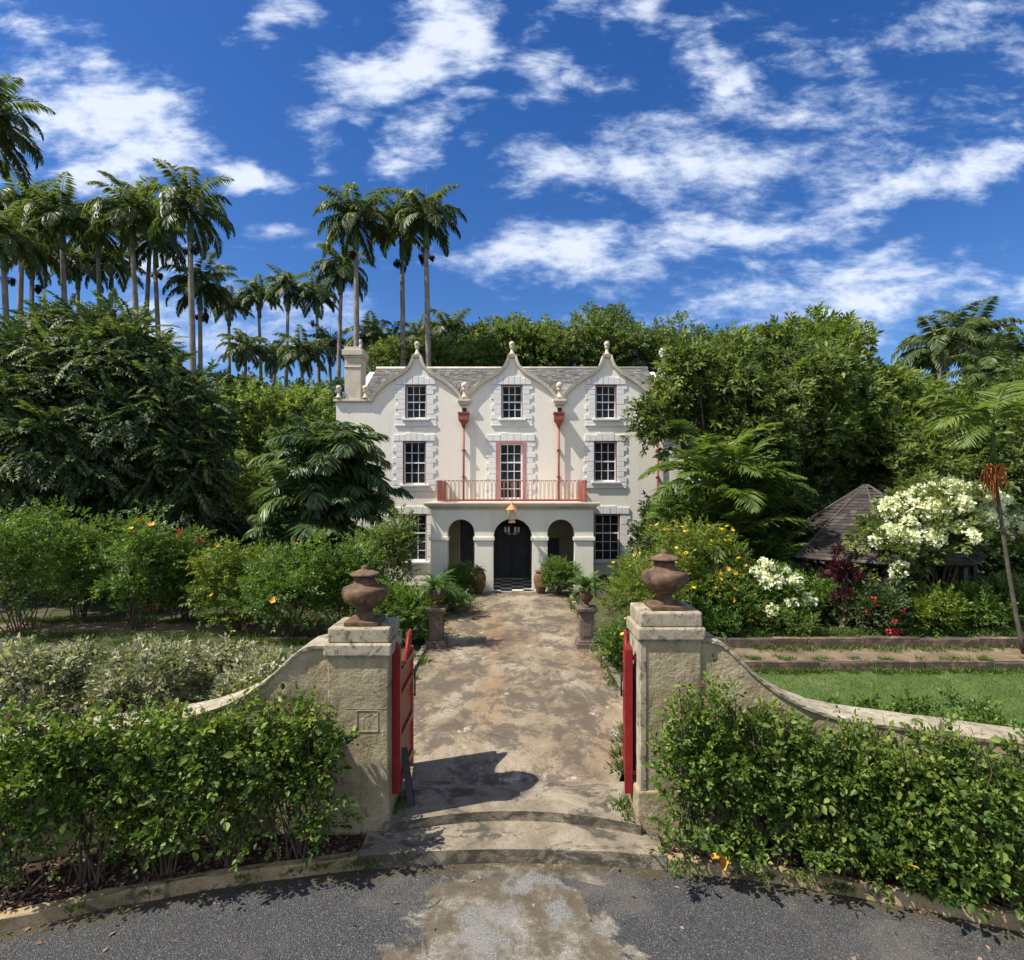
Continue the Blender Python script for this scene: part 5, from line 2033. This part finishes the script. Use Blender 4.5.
def big_tree(name, label, bpx, D, lobes, lm, tw, sub_per, spray_per, sub_r, seed, scale=1.0, trunk_r=.3, group=None, knobs=7, **kw):
    bx = (bpx - CX) * D / F
    lb = [lobe_px(bx, D, *l) for l in lobes]
    rg = np.random.default_rng(seed + 900)
    for (cx, cy, cz, rx, ry, rz) in list(lb):
        for d in sphere_dirs(rg, knobs, -.2):
            f = rg.uniform(.22, .42)
            lb.append((cx + d[0] * rx * .9, cy + d[1] * ry * .9, cz + d[2] * rz * .9, rx * f, ry * f, rz * f * 1.15))
    lb = [(cx, cy, cz, rx * (.86 if i < len(lobes) else 1), ry, rz * (.82 if i < len(lobes) else 1)) for i, (cx, cy, cz, rx, ry, rz) in enumerate(lb)]
    return tree(name, label, 'tree', (bx, D, 0), lb, L[lm], TW[tw], sub_per, spray_per, sub_r, scale, trunk_r, 14, seed, group, **kw)


big_tree('drooping_tree', 'huge dark tree with drooping feathered leaves at the left', 90, 23,
         [(60, 400, 23, 98, 76), (148, 425, 22, 60, 66), (183, 485, 21.5, 40, 52), (60, 475, 22, 100, 65), (-40, 410, 23, 80, 85), (105, 352, 24, 58, 34)], 'dark_tree', 'pinnate',
         125, 11, .58, 300, .95, .4, zmin=-.85, up=.1, droop=.42, inner=.15)
big_tree('bushy_tree', 'light green bushy tree between the drooping tree and the palm clump', 262, 33,
         [(255, 422, 33, 46, 40), (235, 460, 32, 40, 60), (300, 440, 34, 42, 48), (262, 500, 31, 70, 40)], 'bright_tree', 'far', 75, 10, .75, 301, .62, .25, zmin=-.6, up=.3)
big_tree('bushy_tree', 'dark bushy tree rising behind the light green one beside the chimney', 235, 42,
         [(228, 402, 42, 32, 24), (325, 418, 42, 40, 28), (285, 414, 43, 40, 22), (215, 435, 42, 50, 45), (380, 432, 42, 50, 42)], 'back_tree', 'far', 70, 10, .8, 302, .65, .25, zmin=-.6)
big_tree('broad_tree', 'broad dark tree behind the right end of the roof', 610, 46,
         [(600, 362, 46, 52, 36), (650, 362, 45, 46, 32), (560, 368, 47, 42, 26), (690, 372, 44, 42, 28)], 'back_tree', 'far', 95, 11, .95, 303, .7, .4, zmin=-.5)
big_tree('broad_tree', 'lower rounded tree behind the middle gable', 505, 47,
         [(510, 358, 47, 36, 24), (484, 362, 46, 26, 20), (535, 356, 48, 34, 24)], 'tree', 'far', 70, 10, .85, 304, .7, .3, zmin=-.5)
big_tree('broad_tree', 'low tree just showing above the roof beside the chimney', 415, 44,
         [(395, 368, 44, 40, 18), (445, 366, 44, 40, 16)], 'tree', 'far', 60, 9, .8, 305, .65, .25, zmin=-.4)
big_tree('spreading_tree', 'leafy tree overhanging the right end of the mansion', 715, 20.5,
         [(722, 404, 20.5, 46, 44), (775, 392, 21, 52, 46), (664, 436, 20, 14, 30), (686, 380, 20, 14, 20), (765, 440, 21.5, 80, 50)], 'tree', 'mixed', 84, 13, .48, 306, 1.0, .25, zmin=-.7)
big_tree('spreading_tree', 'tallest leafy tree right of the mansion behind the gazebo', 835, 23,
         [(815, 378, 23, 46, 44), (870, 412, 23, 58, 48), (800, 440, 23, 80, 55), (750, 366, 25, 34, 28), (818, 345, 24, 20, 18), (890, 450, 22.5, 80, 45), (800, 480, 24.5, 60, 36)], 'bright_tree', 'mixed', 84, 13, .5, 307, 1.05, .3, zmin=-.7)
big_tree('spreading_tree', 'dense leafy tree filling the gap behind the white-flowered bush', 965, 21.5,
         [(945, 448, 21.5, 66, 42), (1010, 455, 21, 58, 48), (930, 495, 21, 80, 42), (1060, 440, 22, 66, 60)], 'tree', 'mixed', 80, 13, .48, 308, 1.0, .25, zmin=-.7)
# undergrowth closing the view behind the shrubs
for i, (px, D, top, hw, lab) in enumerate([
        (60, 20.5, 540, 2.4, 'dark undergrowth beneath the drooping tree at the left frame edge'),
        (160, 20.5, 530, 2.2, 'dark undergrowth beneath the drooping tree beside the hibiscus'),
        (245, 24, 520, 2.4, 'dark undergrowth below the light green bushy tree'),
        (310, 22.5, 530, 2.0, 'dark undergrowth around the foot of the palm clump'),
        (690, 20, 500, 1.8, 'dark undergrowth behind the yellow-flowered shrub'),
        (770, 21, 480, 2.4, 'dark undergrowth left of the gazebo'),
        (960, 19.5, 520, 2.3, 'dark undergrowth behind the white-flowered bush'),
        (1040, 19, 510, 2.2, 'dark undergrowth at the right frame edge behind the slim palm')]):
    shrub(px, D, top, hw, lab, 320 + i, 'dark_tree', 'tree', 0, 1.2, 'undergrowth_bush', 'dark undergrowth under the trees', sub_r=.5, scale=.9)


# ------------------------------------------------------------------ palms
def royal_crown(seed, L0=3.1):
    rng = np.random.default_rng(seed)
    sp = []
    n = 23
    for k in range(n):
        az = k * 2.399 + rng.uniform(-.25, .25)
        u = k / (n - 1)
        el = 1.25 - 1.35 * u + rng.uniform(-.12, .12)
        cu = 1.35 + .85 * math.sin(PI * min(1, u * 1.1)) + rng.uniform(-.15, .3)
        sp.append((az, np.array([0, 0, -.25 * u]), (L0 * rng.uniform(.85, 1.08), el, cu, 46, .72, .105, .45 + .4 * u, .55, .2, rng.uniform(-.08, .08)), .62 - .35 * u + rng.uniform(-.1, .1)))
    return fronds_mesh(rng, sp, .035)


PALMS = [
    (-16, 118, 29, 1.0, 0, 'royal palm whose fronds enter at the upper left corner of the frame'),
    (4, 238, 36, 1.0, 1, 'royal palm at the left frame edge below the corner palm'),
    (62, 216, 39, 1.1, 2, 'royal palm with a pale trunk, second from the left frame edge in the front row'),
    (132, 213, 38, 1.08, 0, 'royal palm in the middle of the dense left stand'),
    (190, 206, 36, 1.05, 1, 'tallest royal palm at the right end of the dense left stand'),
    (98, 226, 45, 1.05, 2, 'royal palm half hidden behind the middle of the dense left stand'),
    (155, 236, 45, 1.0, 1, 'royal palm just left of the tallest one in the dense left stand'),
    (32, 250, 46, 1.05, 0, 'royal palm behind the leftmost trunks of the dense stand'),
    (78, 262, 52, 1.0, 1, 'low-crowned royal palm deep in the dense left stand'),
    (200, 284, 47, 1.1, 2, 'shorter royal palm at the foot of the tallest left palm'),
    (229, 303, 62, .9, 0, 'small royal palm standing alone right of the dense left stand'),
    (259, 294, 62, .9, 1, 'slim royal palm with dark fruit, second of the distant middle row'),
    (288, 287, 60, 1.0, 2, 'slim royal palm in the middle of the distant row'),
    (317, 294, 60, .95, 0, 'slim royal palm left of the leaning trunk near the chimney'),
    (341, 268, 50, 1.0, 1, 'royal palm just below and left of the tallest palm near the chimney'),
    (356, 216, 38, 1.05, 2, 'tall royal palm directly above the chimney'),
    (402, 225, 41, 1.0, 0, 'tall royal palm with the straight pale trunk, left of the close pair'),
    (426, 214, 38, 1.0, 1, 'tall royal palm at the right of the close pair above the first gable'),
    (448, 333, 47, 1.0, 2, 'short palm showing its crown above the roof right of the first gable'),
    (388, 346, 52, 1.0, 0, 'low palm crown between the two tall trunks above the roof'),
    (275, 356, 66, .95, 1, 'low distant palm under the slim middle row'),
    (330, 345, 60, .95, 2, 'low distant palm left of the chimney'),
    (22, 208, 42, 1.1, 2, 'royal palm just right of the frame-edge palm in the dense left stand'),
    (150, 212, 47, 1.1, 2, 'royal palm tucked behind the left side of the tallest palm'),
    (112, 262, 54, 1.1, 0, 'low-crowned royal palm between trunks at the centre of the dense stand'),
    (246, 348, 58, 1.0, 1, 'low palm crown between two trunks left of the distant middle row'),
    (302, 352, 56, 1.0, 2, 'low palm crown below the slim trunks near the chimney'),
    (372, 338, 54, 1.05, 0, 'low palm crown just right of the chimney'),
    (422, 340, 56, 1.0, 1, 'low palm crown behind the trunks of the close pair'),
    (940, 348, 34, 1.0, 1, 'palm at the left of the group above the right-hand trees'),
    (970, 338, 38, 1.1, 2, 'tallest palm of the group above the right-hand trees'),
    (995, 378, 30, .95, 0, 'palm with a reddish trunk near the right frame edge'),
    (1030, 358, 36, 1.0, 1, 'palm cut by the right frame edge above the trees'),
]
crowns = []
for k in range(6):
    V, Q, T = royal_crown(400 + k)
    o = np_mesh('crown', V, Q, L['palm'], None, T)
    COL.objects.unlink(o)
    crowns.append(o)
rng = np.random.default_rng(17)
# hanging fruit bunch shared by the palms
n = 130
_d = sphere_dirs(rng, n)
_P = _d * np.array([.17, .17, .34]) * rng.random((n, 1)) ** .5 + [0, 0, -.15]
V, Q = scatter(LEAF_V, LEAF_Q, _P, _d * .7 + [0, 0, -1.0], _d + rng.normal(0, .3, (n, 3)), np.stack([np.full(n, .07), rng.uniform(.15, .36, n), np.full(n, .1)], 1))
fruit0 = np_mesh('fruit_bunch', V, Q, M['fruit'])
COL.objects.unlink(fruit0)
for i, (px, py, D, s, v, lab) in enumerate(PALMS):
    c = W(px, py, D)
    s *= 1.1
    lean = rng.normal(0, .5)
    t = thing('royal_palm', lab, 'palm tree', (c.x + lean, D, 0), 0, 'royal palms behind the garden')
    h = c.z
    mb = MB()
    n = 10
    pts = [(-lean * (k / n) ** 1.6, 0, h * .9 * k / n) for k in range(n + 1)]
    rad = [.21 - .05 * k / n + .03 * math.sin(PI * k / n) for k in range(n + 1)]
    rad[0] = .34
    pts[0] = (0, 0, -.4)
    mb.tube(pts, [r * .95 for r in rad], 10)
    mb.build('trunk', M['palm_trunk'], t, fixn=False)
    mb = MB()
    mb.tube([(-lean * .86, 0, h * .9 - .05), (-lean * .9, 0, h * .9 + .2), (-lean, 0, h - .1)], [.2, .22, .1], 10)
    mb.tube([(-lean, 0, h - .1), (-lean + .05, 0, h + 1.9 * s)], [.05, .012], 5)
    mb.build('crownshaft', M['shaft'], t, fixn=False)
    cr = crowns[(v + 3 * (i % 2)) % 6].copy()
    cr.parent = t
    cr.location = (-lean, 0, h)
    cr.rotation_euler = (rng.normal(0, .06), rng.normal(0, .06), rng.uniform(0, 6.28))
    cr.scale = (s, s, s * rng.uniform(.95, 1.1))
    COL.objects.link(cr)
    if D < 63 and py < 300:
        for k in range(rng.integers(0, 4)):
            f = fruit0.copy()
            a = rng.uniform(0, 6.28)
            f.parent = t
            f.location = (-lean * .9 + .5 * math.cos(a), .5 * math.sin(a), h * .9 - .35)
            f.scale = (rng.uniform(.6, 1.1), rng.uniform(.6, 1.1), rng.uniform(.6, 1.2))
            COL.objects.link(f)


def clump_palm(px, D, lab, lm, stems, Lf, seed, spread, leaf, name='clump_palm', hts=(1.2, 4.0), cat='palm', arch=(.8, 1.6), nfr=(6, 9)):
    """several canes from one foot, each with its own head of fronds"""
    rng = np.random.default_rng(seed)
    x = (px - CX) * D / F
    t = thing(name, lab, cat, (x, D, .0))
    sp = []
    mb = MB()
    for k in range(stems):
        a = k * 2.4 + rng.uniform(-.4, .4)
        h = hts[0] + (hts[1] - hts[0]) * rng.random() ** .7
        r = spread * rng.uniform(.15, 1) * (1.15 - .5 * h / hts[1])
        top = Vector((r * math.cos(a), r * math.sin(a) * .8, h))
        b0 = top * .12
        b0.z = -.1
        mb.tube([b0, b0.lerp(top, .5) + Vector((0, 0, .1)), top], [.06, .045, .035], 6, False)
        nf = rng.integers(*nfr)
        for j in range(nf):
            az = j * 2.4 + rng.uniform(-.3, .3) + a
            el = 1.35 - 1.2 * j / nf + rng.uniform(-.15, .15)
            l = Lf * rng.uniform(.75, 1.1)
            sp.append((az, np.array(top), (l, el, rng.uniform(*arch), leaf[0], leaf[1], leaf[2], leaf[3], leaf[4], .25, rng.uniform(-.12, .12)), rng.uniform(.2, .8)))
    V, Q, T = fronds_mesh(rng, sp, .018)
    np_mesh('fronds', V, Q, L[lm], t, T)
    mb.build('canes', M['shaft'], t, fixn=False)
    return t


clump_palm(324, 20.5, 'dense clump palm with broad dark fronds in front of the mansion\'s left corner', 'clump', 17, 2.2, 500, 1.9, (34, .85, .125, .5, .7), hts=(1.4, 5.7), arch=(1.0, 2.2), nfr=(8, 11))
clump_palm(722, 18.0, 'bright feathery palm clump with upright fronds beside the right end of the mansion', 'areca', 13, 2.7, 501, 1.4, (28, .72, .085, .2, .85), hts=(.8, 4.9), arch=(.8, 1.7))
clump_palm(768, 17.6, 'fine-leaved low palm clump left of the gazebo roof', 'fern', 10, 1.7, 502, .9, (26, .42, .04, .22, .9), hts=(.3, 2.0))

# slim palm with orange fruit at the right edge
D = 13.6
bx = (1026 - CX) * D / F
top = W(993, 425, D)
t = thing('slim_palm', 'slim leaning palm with an orange fruit cluster at the right frame edge', 'palm tree', (bx, D, .1))
mb = MB()
tx = top.x - bx
pts = [(tx * (k / 8) ** .8, 0, -.2 + (top.z - .8) * k / 8) for k in range(9)]
mb.tube(pts, [.075] + [.052 - .002 * k for k in range(8)], 8)
mb.build('trunk', M['trunk'], t, fixn=False)
mb = MB()
mb.tube([pts[-1], (tx, 0, top.z - .1)], [.06, .035], 8)
mb.build('crownshaft', M['shaft'], t, fixn=False)
rng = np.random.default_rng(41)
sp = []
for k, (az, el, l) in enumerate([(1.75, .55, 1.7), (-1.4, .8, 2.0), (-1.9, .35, 1.6), (1.2, 1.0, 1.7), (2.5, .8, 1.6), (-.4, .9, 1.8), (-2.6, .2, 1.5), (.4, .5, 1.7), (3.4, .9, 1.6), (-1.0, 1.25, 2.1), (1.55, .95, 2.0), (-1.6, 1.1, 2.1), (2.0, .2, 1.5)]):
    sp.append((az, np.array([tx, 0, top.z - .15]), (l, el, 1.35, 24, .62, .06, .22, .75, .25, 0), rng.uniform(.5, .9)))
V, Q, T = fronds_mesh(rng, sp, .02)
np_mesh('crown', V, Q, L['areca'], t, T)
mb = MB()
fb = Vector(pts[-1]) - Vector((.05, .1, .1))
for k in range(75):
    a = rng.uniform(0, 6.28)
    r = .27 * rng.random() ** .8
    l = rng.uniform(.2, 1.0)
    m = fb + Vector((r * .8 * math.cos(a), r * .8 * math.sin(a), .02 + rng.uniform(-.1, .05)))
    e = fb + Vector((r * .9 * math.cos(a) + rng.normal(0, .07), r * .9 * math.sin(a) + rng.normal(0, .07), -l * (1.0 - 1.6 * r)))
    mb.tube([fb + Vector((0, 0, -.05)), m, m.lerp(e, .5) + Vector((rng.normal(0, .02), 0, 0)), e], [.008, .010, .013, .005], 4)
mb.build('fruit_cluster', M['orange_fruit'], t, fixn=False)
